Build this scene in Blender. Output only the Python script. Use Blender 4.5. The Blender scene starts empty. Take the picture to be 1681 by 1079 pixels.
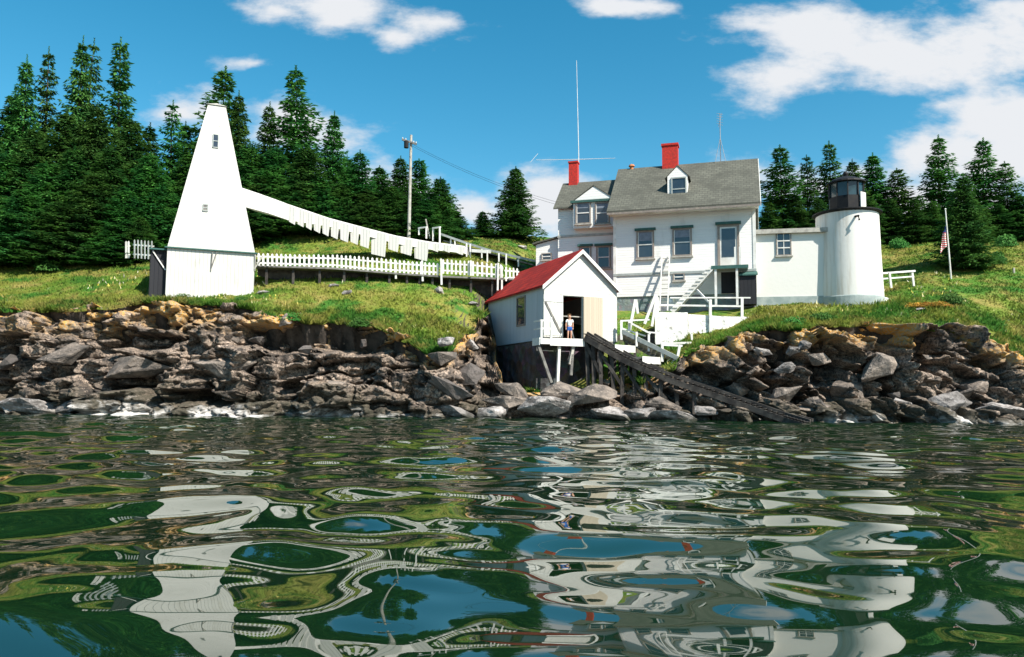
import bpy, bmesh, math, random
import numpy as np
from mathutils import Vector, Matrix, Euler
R = math.radians
random.seed(7); rng = np.random.default_rng(11)
scene = bpy.context.scene
col = scene.collection

# ------------------------------------------------------------------ camera
F, CX, CY, CAMH = 1250.0, 840.5, 539.5, 1.2
PITCH, ROLL = math.atan(104 / F), R(0.4)
camrot = (Matrix.Rotation(R(90) + PITCH, 3, 'X') @ Matrix.Rotation(ROLL, 3, 'Z'))
cd = bpy.data.cameras.new('camera'); cam = bpy.data.objects.new('camera', cd); col.objects.link(cam)
cam.matrix_world = Matrix.Translation((0, 0, CAMH)) @ camrot.to_4x4()
cd.sensor_width = 36; cd.sensor_fit = 'HORIZONTAL'; cd.lens = 36 * F / 1681
cd.clip_start = 0.1; cd.clip_end = 3000
scene.camera = cam

def ray(px, py):
    return camrot @ Vector(((px - CX) / F, -(py - CY) / F, -1))
def at(px, py, Y):
    d = ray(px, py); t = Y / d.y
    return Vector((d.x * t, Y, CAMH + d.z * t))

# ------------------------------------------------------------------ light
scene.view_settings.view_transform = 'Standard'; scene.view_settings.look = 'None'
scene.view_settings.gamma = 1; scene.view_settings.use_curve_mapping = False
scene.view_settings.exposure = 0.88
SUN_AZ, SUN_EL = R(46), R(46)      # azimuth: to the right of straight behind the camera
sdir = Vector((math.sin(SUN_AZ) * math.cos(SUN_EL), -math.cos(SUN_AZ) * math.cos(SUN_EL), math.sin(SUN_EL)))
sl = bpy.data.lights.new('sun', 'SUN'); sl.energy = 5.0; sl.angle = R(0.5); sl.color = (1.0, 0.95, 0.86)
so = bpy.data.objects.new('sun', sl); col.objects.link(so)
so.rotation_euler = (-sdir).to_track_quat('-Z', 'Y').to_euler()

world = bpy.data.worlds.new("World"); scene.world = world; world.use_nodes = True
wt = world.node_tree; wt.nodes.clear()
def wn(t, **k):
    n = wt.nodes.new(t)
    for a, b in k.items(): setattr(n, a, b)
    return n
def wmath(op, a, b=None, c=None, clamp=False):
    n = wn('ShaderNodeMath', operation=op, use_clamp=clamp)
    for i, v in enumerate((a, b, c)):
        if v is None: continue
        if hasattr(v, 'links'): wt.links.new(v, n.inputs[i])
        else: n.inputs[i].default_value = v
    return n.outputs[0]
wout = wn('ShaderNodeOutputWorld'); wbg = wn('ShaderNodeBackground'); wbg.inputs[1].default_value = 0.065
wt.links.new(wbg.outputs[0], wout.inputs[0])
sky = wn('ShaderNodeTexSky', sky_type='NISHITA', sun_disc=False)
sky.sun_elevation = SUN_EL; sky.sun_rotation = math.atan2(sdir.x, sdir.y)
sky.ozone_density = 1.5; sky.air_density = 1.0; sky.dust_density = 0.3
hs = wn('ShaderNodeHueSaturation'); hs.inputs['Hue'].default_value = 0.476
hs.inputs['Saturation'].default_value = 1.42; hs.inputs['Value'].default_value = 1.4
wt.links.new(sky.outputs[0], hs.inputs['Color'])
tc = wn('ShaderNodeTexCoord'); sp = wn('ShaderNodeSeparateXYZ'); wt.links.new(tc.outputs['Generated'], sp.inputs[0])
ay = wmath('MAXIMUM', wmath('ABSOLUTE', sp.outputs[1]), 0.12)
cu = wmath('DIVIDE', sp.outputs[0], ay); cv = wmath('DIVIDE', sp.outputs[2], ay)
cb = wn('ShaderNodeCombineXYZ'); wt.links.new(cu, cb.inputs[0]); wt.links.new(cv, cb.inputs[1])
nz = wn('ShaderNodeTexNoise'); nz.inputs['Scale'].default_value = 8.5; nz.inputs['Detail'].default_value = 10; nz.inputs['Roughness'].default_value = 0.6
mpn = wn('ShaderNodeMapping'); mpn.inputs['Scale'].default_value = (0.62, 1.25, 1)
wt.links.new(cb.outputs[0], mpn.inputs[0]); wt.links.new(mpn.outputs[0], nz.inputs['Vector'])
CLOUDS = [(455, 20, 95, 34, 1.15), (540, 22, 125, 40, 1), (645, 58, 45, 26, .8), (720, 36, 105, 34, .85), (1010, 12, 80, 18, .8), (415, 104, 72, 15, .75),
          (300, 180, 75, 48, .85), (480, 195, 85, 42, .85), (785, 345, 80, 44, 1.1), (890, 345, 120, 76, 1.3), (960, 300, 80, 30, .6),
          (1280, 120, 95, 58, .95), (1340, 62, 160, 66, 1.15), (1480, 80, 160, 74, 1.15), (1610, 52, 170, 72, 1.3), (1240, 40, 80, 32, .8),
          (1420, 285, 190, 50, 1.1), (1560, 250, 180, 66, 1.3), (1670, 215, 150, 70, 1.3), (1590, 340, 160, 60, 1.1), (160, 320, 200, 40, .6), (1360, 300, 130, 40, 1.0), (640, 300, 140, 46, .9), (560, 230, 70, 30, .7), (1500, 330, 200, 50, 1.2),
          (300, -260, 300, 60, .6), (1300, -330, 380, 70, .7), (2100, 160, 260, 90, 1), (-420, 240, 260, 70, .9), (2500, -60, 260, 60, .8)]
acc = None
for (px, py, rx, ry, w) in CLOUDS:
    d = ray(px, py)
    s1 = wn('ShaderNodeVectorMath', operation='SUBTRACT'); wt.links.new(cb.outputs[0], s1.inputs[0]); s1.inputs[1].default_value = (d.x / d.y, d.z / d.y, 0)
    s2 = wn('ShaderNodeVectorMath', operation='MULTIPLY'); wt.links.new(s1.outputs[0], s2.inputs[0]); s2.inputs[1].default_value = (F / rx, F / ry, 0)
    s3 = wn('ShaderNodeVectorMath', operation='LENGTH'); wt.links.new(s2.outputs[0], s3.inputs[0])
    v = wmath('MULTIPLY', wmath('SUBTRACT', 1.0, wmath('MULTIPLY', s3.outputs['Value'], .8)), w)
    acc = v if acc is None else wmath('SMOOTH_MAX', acc, v, 0.15)
cl = wmath('ADD', acc, wmath('MULTIPLY', wmath('SUBTRACT', nz.outputs[0], 0.50), 3.9))
mr = wn('ShaderNodeMapRange', interpolation_type='SMOOTHSTEP'); wt.links.new(cl, mr.inputs[0])
mr.inputs[1].default_value = 0.05; mr.inputs[2].default_value = 0.95
front = wmath('GREATER_THAN', cv, 0.0)
mk = wmath('MULTIPLY', mr.outputs[0], front)
mx = wn('ShaderNodeMixRGB'); wt.links.new(mk, mx.inputs[0]); wt.links.new(hs.outputs[0], mx.inputs[1]); mx.inputs[2].default_value = (7.0, 7.2, 7.5, 1)
wt.links.new(mx.outputs[0], wbg.inputs[0])

# ------------------------------------------------------------------ noise helpers (numpy)
def vnoise(x, y, seed=0):
    xi = np.floor(x).astype(np.int64); yi = np.floor(y).astype(np.int64); fx = x - xi; fy = y - yi
    def h(a, b):
        n = (a * 374761393 + b * 668265263 + seed * 974711) & 0xffffffff
        n = ((n ^ (n >> 13)) * 1274126177) & 0xffffffff
        return ((n ^ (n >> 16)) & 0xffff) / 65535.0
    sx = fx * fx * (3 - 2 * fx); sy = fy * fy * (3 - 2 * fy)
    a = h(xi, yi) * (1 - sx) + h(xi + 1, yi) * sx
    b = h(xi, yi + 1) * (1 - sx) + h(xi + 1, yi + 1) * sx
    return (a * (1 - sy) + b * sy) * 2 - 1
def fbm(x, y, seed=0, o=4):
    t = 0; a = 1; s = 0
    for i in range(o):
        t = t + a * vnoise(x * 2 ** i, y * 2 ** i, seed + i * 17); s += a; a *= .5
    return t / s

# ------------------------------------------------------------------ materials
def lin(c): return tuple(c) + (1,)
class MN:
    """small node-graph builder"""
    def __init__(s, name):
        s.m = bpy.data.materials.new(name); s.m.use_nodes = True; s.t = s.m.node_tree
        s.b = s.t.nodes['Principled BSDF']; s.b.inputs['Roughness'].default_value = .8
        s.geo = s.n('ShaderNodeNewGeometry'); s.oi = s.n('ShaderNodeObjectInfo'); s.tc = s.n('ShaderNodeTexCoord')
    def n(s, t, **k):
        x = s.t.nodes.new(t)
        for a, b in k.items(): setattr(x, a, b)
        return x
    def put(s, v, sock):
        if hasattr(v, 'links'): s.t.links.new(v, sock)
        else: sock.default_value = v
    def noise(s, scale, detail=4, rough=.55, vec=None, stretch=(1, 1, 1)):
        mp = s.n('ShaderNodeMapping'); mp.inputs['Scale'].default_value = stretch
        s.put(vec or s.geo.outputs['Position'], mp.inputs[0])
        x = s.n('ShaderNodeTexNoise'); x.inputs['Scale'].default_value = scale; x.inputs['Detail'].default_value = detail; x.inputs['Roughness'].default_value = rough
        s.put(mp.outputs[0], x.inputs['Vector']); return x.outputs[0]
    def ramp(s, v, lo, hi, a=0, b=1):
        x = s.n('ShaderNodeMapRange', interpolation_type='SMOOTHSTEP'); s.put(v, x.inputs[0])
        for i, q in enumerate((lo, hi, a, b)): x.inputs[i + 1].default_value = q
        return x.outputs[0]
    def math(s, op, a, b=0.0):
        x = s.n('ShaderNodeMath', operation=op); s.put(a, x.inputs[0]); s.put(b, x.inputs[1]); return x.outputs[0]
    def mix(s, f, a, b, mode='MIX'):
        x = s.n('ShaderNodeMixRGB', blend_type=mode); s.put(f, x.inputs[0])
        s.put(lin(a) if isinstance(a, tuple) else a, x.inputs[1]); s.put(lin(b) if isinstance(b, tuple) else b, x.inputs[2]); return x.outputs[0]
    def bump(s, h, strength=.4, dist=.02):
        x = s.n('ShaderNodeBump'); x.inputs['Strength'].default_value = strength; x.inputs['Distance'].default_value = dist
        s.put(h, x.inputs['Height'])
        if s.b.inputs['Normal'].is_linked: s.put(s.b.inputs['Normal'].links[0].from_socket, x.inputs['Normal'])
        s.put(x.outputs[0], s.b.inputs['Normal'])
    def color(s, c): s.put(lin(c) if isinstance(c, tuple) else c, s.b.inputs['Base Color'])
M = {}
def plain(name, c, c2=None, scale=3, rough=.8, bump=.2, spec=.3, bscale=25):
    m = MN(name); c2 = c2 or tuple(x * .75 for x in c)
    m.color(m.mix(m.ramp(m.noise(scale, 5), .35, .7), c, c2)); m.b.inputs['Roughness'].default_value = rough
    m.b.inputs['Specular IOR Level'].default_value = spec
    if bump: m.bump(m.noise(bscale, 4), bump, .02)
    M[name] = m.m; return m
def boards(name, c, c2, axis='z', pitch=.14, bumpd=.012, stain=.35, stainc=(.35, .33, .27), rough=.7):
    """painted wood: boards stacked along object axis 'z' (clapboard) or side by side along 'x' (vertical)"""
    m = MN(name); s = m.n('ShaderNodeSeparateXYZ'); m.put(m.tc.outputs['Object'], s.inputs[0])
    src = s.outputs[2] if axis == 'z' else m.math('ADD', s.outputs[0], s.outputs[1])
    fr = m.math('FRACT', m.math('DIVIDE', src, pitch))
    cell = m.math('FLOOR', m.math('DIVIDE', src, pitch))
    wn_ = m.n('ShaderNodeTexWhiteNoise', noise_dimensions='1D'); m.put(cell, wn_.inputs['W'])
    base = m.mix(m.math('MULTIPLY', wn_.outputs[0], .5), c, c2)
    base = m.mix(m.math('MULTIPLY', m.ramp(m.noise(1.1, 6, .7, stretch=(1, 1, .35)), .55, .78), stain), base, stainc)
    fine = m.ramp(m.noise(16, 4, .7, stretch=(1, 1, .3)), .6, .8)
    base = m.mix(m.math('MULTIPLY', fine, stain * .6), base, stainc)
    m.color(base); m.b.inputs['Roughness'].default_value = rough; m.b.inputs['Specular IOR Level'].default_value = .25
    h = fr if axis == 'z' else m.ramp(fr, 0, .08)
    if axis == 'z': h = m.math('SUBTRACT', 1.0, fr)
    m.bump(h, .8, bumpd); M[name] = m.m; return m
boards('white_clapboard', (.70, .69, .655), (.61, .60, .58), 'z', .14, .025, .35)
boards('white_vertical', (.56, .55, .505), (.52, .51, .465), 'x', .2, .022, .5, (.30, .27, .2))
boards('tower_shingle', (.50, .49, .45), (.44, .43, .39), 'z', .17, .035, .65, (.28, .23, .16))
boards('shaded_boathouse_side', (.46, .50, .54), (.36, .41, .45), 'x', .22, .01, .4, (.3, .32, .33))  # shaded copy of the white boards, grey shade put into the colour
boards('tan_door', (.48, .41, .31), (.40, .33, .25), 'x', .13, .01, .5, (.3, .25, .16))
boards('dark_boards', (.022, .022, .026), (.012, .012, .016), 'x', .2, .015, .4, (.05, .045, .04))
plain('white_paint', (.72, .71, .67), (.56, .54, .49), 2.5, .6, .15)
plain('trim_grey', (.36, .38, .36), (.27, .30, .28), 4)
plain('window_trim', (.20, .17, .15), (.28, .24, .2), 6)
plain('cap_green', (.03, .09, .08), (.05, .12, .10), 6)
plain('weathered_wood', (.20, .19, .17), (.10, .095, .09), 4, .9, .5)
plain('pale_wood', (.42, .40, .35), (.28, .26, .23), 4, .9, .4)
plain('dark_wood', (.035, .03, .027), (.085, .075, .065), 3, .9, .5)
plain('black_iron', (.010, .010, .012), (.018, .016, .015), 5, .6, .1, .2)
plain('grey_metal', (.3, .31, .32), (.2, .2, .21), 5, .45, .1, .5)
plain('interior_dark', (.012, .011, .010), (.02, .018, .016), 2, .9, 0)
plain('red_brick_paint', (.54, .03, .02), (.30, .03, .025), 9, .85, .6)
plain('concrete', (.36, .40, .38), (.24, .29, .28), 2, .9, .5)
plain('skin', (.55, .30, .20), (.5, .26, .18), 8, .6, 0)
plain('shirt', (.78, .78, .76), (.7, .7, .7), 8, .9, 0)
plain('shorts', (.03, .12, .42), (.02, .09, .33), 8, .9, 0)
plain('hair', (.20, .11, .05), (.14, .08, .04), 8, .9, 0)
plain('shoe', (.10, .05, .04), (.08, .04, .03), 8, .8, 0)
plain('ceramic', (.5, .5, .48), (.4, .4, .4), 8, .3, 0)
plain('orange_clay', (.5, .2, .08), (.4, .15, .06), 8, .8, 0)
m = plain('glass', (.025, .035, .05), (.04, .05, .06), 1.5, .06, 0, .8)
m = plain('curtain', (.20, .23, .27), (.14, .17, .21), 6, .9, 0, .3)
m = plain('lantern_glass', (.03, .06, .07), (.015, .03, .035), 1.5, .08, 0, .6)
def shingles(name, c1, c2, c3, pitch=.16):
    m = MN(name); br = m.n('ShaderNodeTexBrick'); br.offset = .5
    uv = m.n('ShaderNodeCombineXYZ'); s = m.n('ShaderNodeSeparateXYZ'); m.put(m.tc.outputs['Object'], s.inputs[0])
    m.put(m.math('ADD', s.outputs[0], s.outputs[1]) if name == 'red_shingle' else s.outputs[0], uv.inputs[0]); m.put(s.outputs[2], uv.inputs[1]); m.put(uv.outputs[0], br.inputs['Vector'])
    br.inputs['Scale'].default_value = 1; br.inputs['Brick Width'].default_value = .3; br.inputs['Row Height'].default_value = pitch
    br.inputs['Mortar Size'].default_value = .012; br.inputs['Color1'].default_value = lin(c1); br.inputs['Color2'].default_value = lin(c2); br.inputs['Mortar'].default_value = lin(c3)
    c = m.mix(m.ramp(m.noise(.9, 6, .65), .35, .75), br.outputs[0], tuple(x * .68 for x in c2))
    m.color(c); m.b.inputs['Roughness'].default_value = .9; m.b.inputs['Specular IOR Level'].default_value = .2
    m.bump(br.outputs['Fac'], -.5, .02); m.bump(m.noise(30, 3), .3, .01); M[name] = m.m
shingles('grey_shingle', (.135, .135, .108), (.10, .10, .082), (.055, .053, .045))
shingles('red_shingle', (.44, .028, .018), (.27, .018, .016), (.10, .01, .01), .2)
# masonry foundation
m = MN('stone_foundation'); vo = m.n('ShaderNodeTexVoronoi'); vo.inputs['Scale'].default_value = 2.4; m.put(m.geo.outputs['Position'], vo.inputs['Vector'])
m.color(m.mix(m.ramp(m.noise(3, 5), .3, .7), m.mix(.35, (.26, .30, .30), vo.outputs['Color'], 'MULTIPLY'), (.15, .19, .19)))
m.bump(m.noise(6, 5), .8, .06); M['stone_foundation'] = m.m
m = MN('shaded_rubble'); vo = m.n('ShaderNodeTexVoronoi'); vo.inputs['Scale'].default_value = 1.7; m.put(m.geo.outputs['Position'], vo.inputs['Vector'])
m.color(m.mix(m.ramp(m.noise(2.2, 6, .65), .35, .75), (.022, .021, .022), m.mix(.6, (.11, .10, .10), vo.outputs['Color'], 'MULTIPLY')))  # near-black tone holds the shade on the rock beneath the boathouse
m.bump(vo.outputs['Distance'], 1.0, .25); m.bump(m.noise(7, 5), .8, .06); M['shaded_rubble'] = m.m
m = MN('whitewashed_stone'); m.color(m.mix(m.ramp(m.noise(2.6, 7, .7), .52, .68), (.78, .77, .72), (.30, .28, .25))); m.bump(m.noise(5, 5), .8, .08); M['whitewashed_stone'] = m.m
# lighthouse paint with brown streaks that run down the left part
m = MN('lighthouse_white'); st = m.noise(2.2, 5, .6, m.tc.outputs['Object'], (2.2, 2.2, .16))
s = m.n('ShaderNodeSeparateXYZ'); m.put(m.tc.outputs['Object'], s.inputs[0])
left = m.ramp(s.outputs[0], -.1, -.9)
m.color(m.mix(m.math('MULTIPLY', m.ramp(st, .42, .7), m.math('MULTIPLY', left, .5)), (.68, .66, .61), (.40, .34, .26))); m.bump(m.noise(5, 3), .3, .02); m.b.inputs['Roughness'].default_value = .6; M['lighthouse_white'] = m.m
# flag
m = MN('flag_cloth'); s = m.n('ShaderNodeSeparateXYZ'); m.put(m.tc.outputs['Object'], s.inputs[0])
fr = m.math('GREATER_THAN', m.math('FRACT', m.math('MULTIPLY', s.outputs[2], 13 / 2 / .8)), .5)
stripes = m.mix(fr, (.75, .72, .68), (.55, .04, .04))
can = m.math('MULTIPLY', m.math('GREATER_THAN', s.outputs[2], .37), m.math('GREATER_THAN', s.outputs[0], -.42))
m.color(m.mix(can, stripes, (.03, .05, .2))); M['flag_cloth'] = m.m
def softleaf(m, tr, upw):
    va = m.n('ShaderNodeVectorMath', operation='ADD'); m.put(m.geo.outputs['Normal'], va.inputs[0]); va.inputs[1].default_value = (0, 0, upw)
    vn = m.n('ShaderNodeVectorMath', operation='NORMALIZE'); m.put(va.outputs[0], vn.inputs[0]); m.put(vn.outputs[0], m.b.inputs['Normal'])
    tl = m.n('ShaderNodeBsdfTranslucent'); m.put(m.b.inputs['Base Color'].links[0].from_socket, tl.inputs[0]); ms = m.n('ShaderNodeMixShader'); ms.inputs[0].default_value = tr
    m.put(m.b.outputs[0], ms.inputs[1]); m.put(tl.outputs[0], ms.inputs[2]); m.put(ms.outputs[0], m.t.nodes['Material Output'].inputs[0])
# grass
def grassmat(name, blade):
    m = MN(name)
    big = m.noise(.16, 5, .6); mid = m.noise(.8, 5, .65); fine = m.noise(6, 4, .7)
    g = m.mix(m.ramp(big, .38, .62), (.085, .20, .022), (.20, .225, .035))
    g = m.mix(m.ramp(mid, .42, .68), g, (.30, .25, .07))
    g = m.mix(m.ramp(m.noise(.45, 5, .6, stretch=(1, 1, 1.3)), .50, .62), g, (.05, .16, .02))
    g = m.mix(m.math('MULTIPLY', m.ramp(fine, .45, .75), .6), g, (.08, .12, .025))
    if not blade:
        g = m.mix(m.math('MULTIPLY', m.ramp(m.noise(1.7, 5, .7), .66, .74), .6), g, (.30, .26, .18))
    if not blade:
        sn = m.n('ShaderNodeSeparateXYZ'); m.put(m.geo.outputs['True Normal'], sn.inputs[0])
        rk_ = m.mix(m.ramp(m.noise(1.2, 6, .7), .4, .65), (.10, .08, .065), (.03, .027, .024))
        g = m.mix(m.ramp(m.math('ADD', sn.outputs[2], m.math('MULTIPLY', m.math('SUBTRACT', mid, .5), .35)), .74, .62), g, rk_)
    m.color(g); m.b.inputs['Roughness'].default_value = .9; m.b.inputs['Specular IOR Level'].default_value = .15
    if blade: softleaf(m, .45, 1.1)
    if not blade: m.bump(m.noise(9, 5, .7), 1, .12)
    M[name] = m.m
grassmat('meadow', False); grassmat('grass_blade', True)
# foliage
def leafmat(name, a, b, rnd=.5):
    m = MN(name); n1 = m.ramp(m.noise(.9, 4, .6), .35, .7)
    c = m.mix(n1, a, b); hsn = m.n('ShaderNodeHueSaturation'); m.put(c, hsn.inputs['Color'])
    m.put(m.ramp(m.oi.outputs['Random'], 0, 1, 1 - rnd * .5, 1 + rnd * .6), hsn.inputs['Value'])
    m.put(m.ramp(m.oi.outputs['Random'], 0, 1, .480, .510), hsn.inputs['Hue'])
    m.color(hsn.outputs[0]); m.b.inputs['Roughness'].default_value = .75; m.b.inputs['Specular IOR Level'].default_value = .15; softleaf(m, .3, .6); M[name] = m.m
leafmat('spruce_needles', (.024, .110, .026), (.095, .24, .045))
leafmat('bush_leaves', (.04, .14, .025), (.08, .20, .04))
leafmat('yellow_weeds', (.42, .30, .05), (.5, .2, .04))
plain('bark', (.085, .065, .05), (.05, .04, .03), 5, .95, .6)
# rock
m = MN('shore_rock')
at_ = m.n('ShaderNodeAttribute', attribute_name='rel'); rel = at_.outputs['Fac']
pos = m.geo.outputs['Position']; n1 = m.noise(.55, 6, .6, stretch=(1, 1, 2.2)); n2 = m.noise(2.2, 6, .7, stretch=(1, 1, 2)); n3 = m.noise(9, 5, .7)
c = m.mix(m.ramp(n1, .35, .65), (.32, .245, .19), (.06, .048, .04))
c = m.mix(m.ramp(n2, .50, .70), c, (.54, .41, .32))
c = m.mix(m.math('MULTIPLY', m.ramp(n3, .44, .60), .85), c, (.028, .025, .023))
crk = m.n('ShaderNodeTexVoronoi', feature='DISTANCE_TO_EDGE'); crk.inputs['Scale'].default_value = 1.3
mpc = m.n('ShaderNodeMapping'); mpc.inputs['Scale'].default_value = (1, 1, 2); m.put(m.mix(.25, pos, m.noise(1.5, 3)), mpc.inputs[0]); m.put(mpc.outputs[0], crk.inputs['Vector'])
c = m.mix(m.math('MULTIPLY', m.ramp(crk.outputs['Distance'], .05, .0), m.ramp(n1, .5, .6)), c, (.03, .027, .025))
wet = m.math('MULTIPLY', m.ramp(m.math('ADD', rel, m.math('MULTIPLY', m.math('SUBTRACT', n1, .5), .55)), .36, .18), m.ramp(n2, .25, .5))
c = m.mix(m.math('MULTIPLY', wet, .85), c, (.045, .042, .028))
bl = m.math('MULTIPLY', m.ramp(m.math('ADD', rel, m.math('MULTIPLY', m.math('SUBTRACT', n2, .5), .25)), .2, .08), m.ramp(m.noise(.5, 4, .6), .44, .56))
c = m.mix(m.math('MULTIPLY', bl, .9), c, (.60, .57, .54))
lich = m.math('MULTIPLY', m.ramp(m.math('ADD', rel, m.math('MULTIPLY', m.math('SUBTRACT', n2, .5), .3)), .62, .85), m.ramp(m.noise(.45, 5, .65), .42, .54))
c = m.mix(m.math('MULTIPLY', lich, .85), c, m.mix(m.ramp(n3, .4, .6), (.60, .28, .02), (.42, .34, .22)))
m.color(c); m.b.inputs['Roughness'].default_value = .85; m.b.inputs['Specular IOR Level'].default_value = .25
m.bump(n2, .6, .15); m.bump(n3, .7, .05); M['shore_rock'] = m.m
def rockmat(name, a, b, cc):
    m = MN(name); c = m.mix(m.ramp(m.noise(1.6, 6, .65, stretch=(1, 1, 2)), .35, .65), a, b)
    c = m.mix(m.ramp(m.noise(7, 5, .7), .52, .72), c, cc); zz = m.n('ShaderNodeSeparateXYZ'); m.put(m.geo.outputs['Position'], zz.inputs[0])
    c = m.mix(m.ramp(m.math('ADD', zz.outputs[2], m.math('MULTIPLY', m.noise(2, 4), .5)), .55, .25), c, (.035, .035, .022))
    hsn = m.n('ShaderNodeHueSaturation'); m.put(c, hsn.inputs['Color']); m.put(m.ramp(m.oi.outputs['Random'], 0, 1, .7, 1.2), hsn.inputs['Value'])
    m.color(hsn.outputs[0]); m.bump(m.noise(3, 5, .65), .8, .12); m.bump(m.noise(12, 4, .7), .6, .03); m.b.inputs['Roughness'].default_value = .85; M[name] = m.m
rockmat('tan_rock', (.23, .185, .15), (.07, .06, .052), (.38, .31, .26))
rockmat('pale_rock', (.32, .29, .27), (.07, .062, .055), (.52, .49, .47))
rockmat('dark_rock', (.07, .06, .052), (.12, .10, .09), (.035, .033, .03))
# water
m = MN('sea_water'); m.color(m.mix(m.ramp(m.noise(.12, 3), .35, .65), (.003, .014, .006), (.005, .022, .007)))
m.b.inputs['Roughness'].default_value = .015; m.b.inputs['IOR'].default_value = 1.75; m.b.inputs['Specular IOR Level'].default_value = .5
M['sea_water'] = m.m

# ------------------------------------------------------------------ geometry helpers
class MB:
    def __init__(s): s.v = []; s.f = []
    def add(s, vs, fs):
        n = len(s.v); s.v += [tuple(p) for p in vs]; s.f += [tuple(i + n for i in q) for q in fs]; return s
    def box(s, x0, x1, y0, y1, z0, z1):
        return s.add([(x0,y0,z0),(x1,y0,z0),(x1,y1,z0),(x0,y1,z0),(x0,y0,z1),(x1,y0,z1),(x1,y1,z1),(x0,y1,z1)],
                     [(3,2,1,0),(4,5,6,7),(0,1,5,4),(1,2,6,5),(2,3,7,6),(3,0,4,7)])
    def bar(s, a, b, w=.1, h=None, up=(0, 0, 1)):
        a = Vector(a); b = Vector(b); h = h or w; d = (b - a).normalized(); u = Vector(up)
        if abs(d.dot(u)) > .95: u = Vector((0, 1, 0))
        sx = d.cross(u).normalized(); uz = sx.cross(d).normalized(); P = []
        for p in (a, b):
            for (i, j) in ((-1,-1),(1,-1),(1,1),(-1,1)): P.append(p + sx * (i * w / 2) + uz * (j * h / 2))
        return s.add(P, [(3,2,1,0),(4,5,6,7),(0,1,5,4),(1,2,6,5),(2,3,7,6),(3,0,4,7)])
    def tube(s, pts, r, n=8, caps=True):
        pts = [Vector(p) for p in pts]; rs = r if isinstance(r, (list, tuple)) else [r] * len(pts); V = []; Fc = []
        for i, p in enumerate(pts):
            d = (pts[min(i + 1, len(pts) - 1)] - pts[max(i - 1, 0)]).normalized()
            u = Vector((0, 1, 0)) if abs(d.z) > .7 else Vector((0, 0, 1)); a = d.cross(u).normalized(); b = a.cross(d)
            for k in range(n):
                t = 2 * math.pi * k / n; V.append(p + a * (rs[i] * math.cos(t)) + b * (rs[i] * math.sin(t)))
        for i in range(len(pts) - 1):
            for k in range(n): Fc.append((i*n+k, i*n+(k+1) % n, (i+1)*n+(k+1) % n, (i+1)*n+k))
        if caps: Fc += [tuple(range(n))[::-1], tuple((len(pts) - 1) * n + k for k in range(n))]
        return s.add(V, Fc)
    def lathe(s, prof, n=32, c=(0, 0)):
        V = []; Fc = []
        for (r, z) in prof:
            for k in range(n): t = 2 * math.pi * k / n; V.append((c[0] + r * math.cos(t), c[1] + r * math.sin(t), z))
        for i in range(len(prof) - 1):
            for k in range(n): Fc.append((i*n+k, i*n+(k+1) % n, (i+1)*n+(k+1) % n, (i+1)*n+k))
        Fc += [tuple(range(n))[::-1], tuple((len(prof) - 1) * n + k for k in range(n))]
        return s.add(V, Fc)
    def prism(s, poly, off):
        n = len(poly); P = [Vector(p) for p in poly]; Q = [p + Vector(off) for p in P]
        return s.add(P + Q, [tuple(range(n)), tuple(range(2 * n - 1, n - 1, -1))] + [((i + 1) % n, i, i + n, (i + 1) % n + n) for i in range(n)])
    def build(s, name, mat, parent=None, smooth=False, inv=None, fixn=True):
        vs = s.v
        if inv is not None: vs = [tuple(inv @ Vector(p)) for p in vs]
        off = Vector((0, 0, 0))
        if parent is None:
            a = np.array(vs); off = Vector(((a[:,0].min()+a[:,0].max())/2, (a[:,1].min()+a[:,1].max())/2, a[:,2].min())); vs = [tuple(a_) for a_ in (a - np.array(off))]
        me = bpy.data.meshes.new(name); me.from_pydata(vs, [], s.f)
        if fixn:
            bm = bmesh.new(); bm.from_mesh(me); bmesh.ops.recalc_face_normals(bm, faces=bm.faces); bm.to_mesh(me); bm.free()
        if smooth: me.shade_smooth()
        me.materials.append(M[mat] if isinstance(mat, str) else mat)
        o = bpy.data.objects.new(name, me); col.objects.link(o); o.location = off
        if parent is not None: o.parent = parent
        return o
def tag(o, label, cat, group=None):
    o['label'] = label; o['category'] = cat
    if group: o['group'] = group
    return o
def struct(o, kind='structure'): o['kind'] = kind; return o
class Thing:
    def __init__(s, name, label, cat, loc=(0, 0, 0), rz=0, group=None):
        o = bpy.data.objects.new(name, None); col.objects.link(o); o.empty_display_size = .3
        o.location = loc; o.rotation_euler = (0, 0, rz); s.o = tag(o, label, cat, group)
        s.m = Matrix.Translation(Vector(loc)) @ Matrix.Rotation(rz, 4, 'Z'); s.inv = s.m.inverted()
    def part(s, name, mb, mat, parent=None, world=False, smooth=False, label=None):
        o = mb.build(name, mat, parent or s.o, smooth, s.inv if world else None)
        if label: o['label'] = label
        return o
    def hit(s, px, py, y=0.0):
        o = s.inv @ Vector((0, 0, CAMH)); d = s.inv.to_3x3() @ ray(px, py); t = (y - o.y) / d.y
        p = o + d * t; return p.x, p.z
    def W(s, x, y, z): return s.m @ Vector((x, y, z))
def mesh_np(name, V, Fq, mat, smooth=False, quads=True):
    me = bpy.data.meshes.new(name); me.vertices.add(len(V)); me.vertices.foreach_set('co', np.asarray(V, dtype=np.float32).ravel())
    k = Fq.shape[1]; me.loops.add(Fq.size); me.loops.foreach_set('vertex_index', Fq.astype(np.int32).ravel())
    me.polygons.add(len(Fq)); me.polygons.foreach_set('loop_start', np.arange(0, Fq.size, k, dtype=np.int32)); me.polygons.foreach_set('loop_total', np.full(len(Fq), k, dtype=np.int32))
    me.update(calc_edges=True); me.validate()
    if smooth: me.shade_smooth()
    me.materials.append(M[mat]); return me
def link(name, me, parent=None, loc=(0, 0, 0)):
    o = bpy.data.objects.new(name, me); col.objects.link(o); o.location = loc
    if parent: o.parent = parent
    return o
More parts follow.
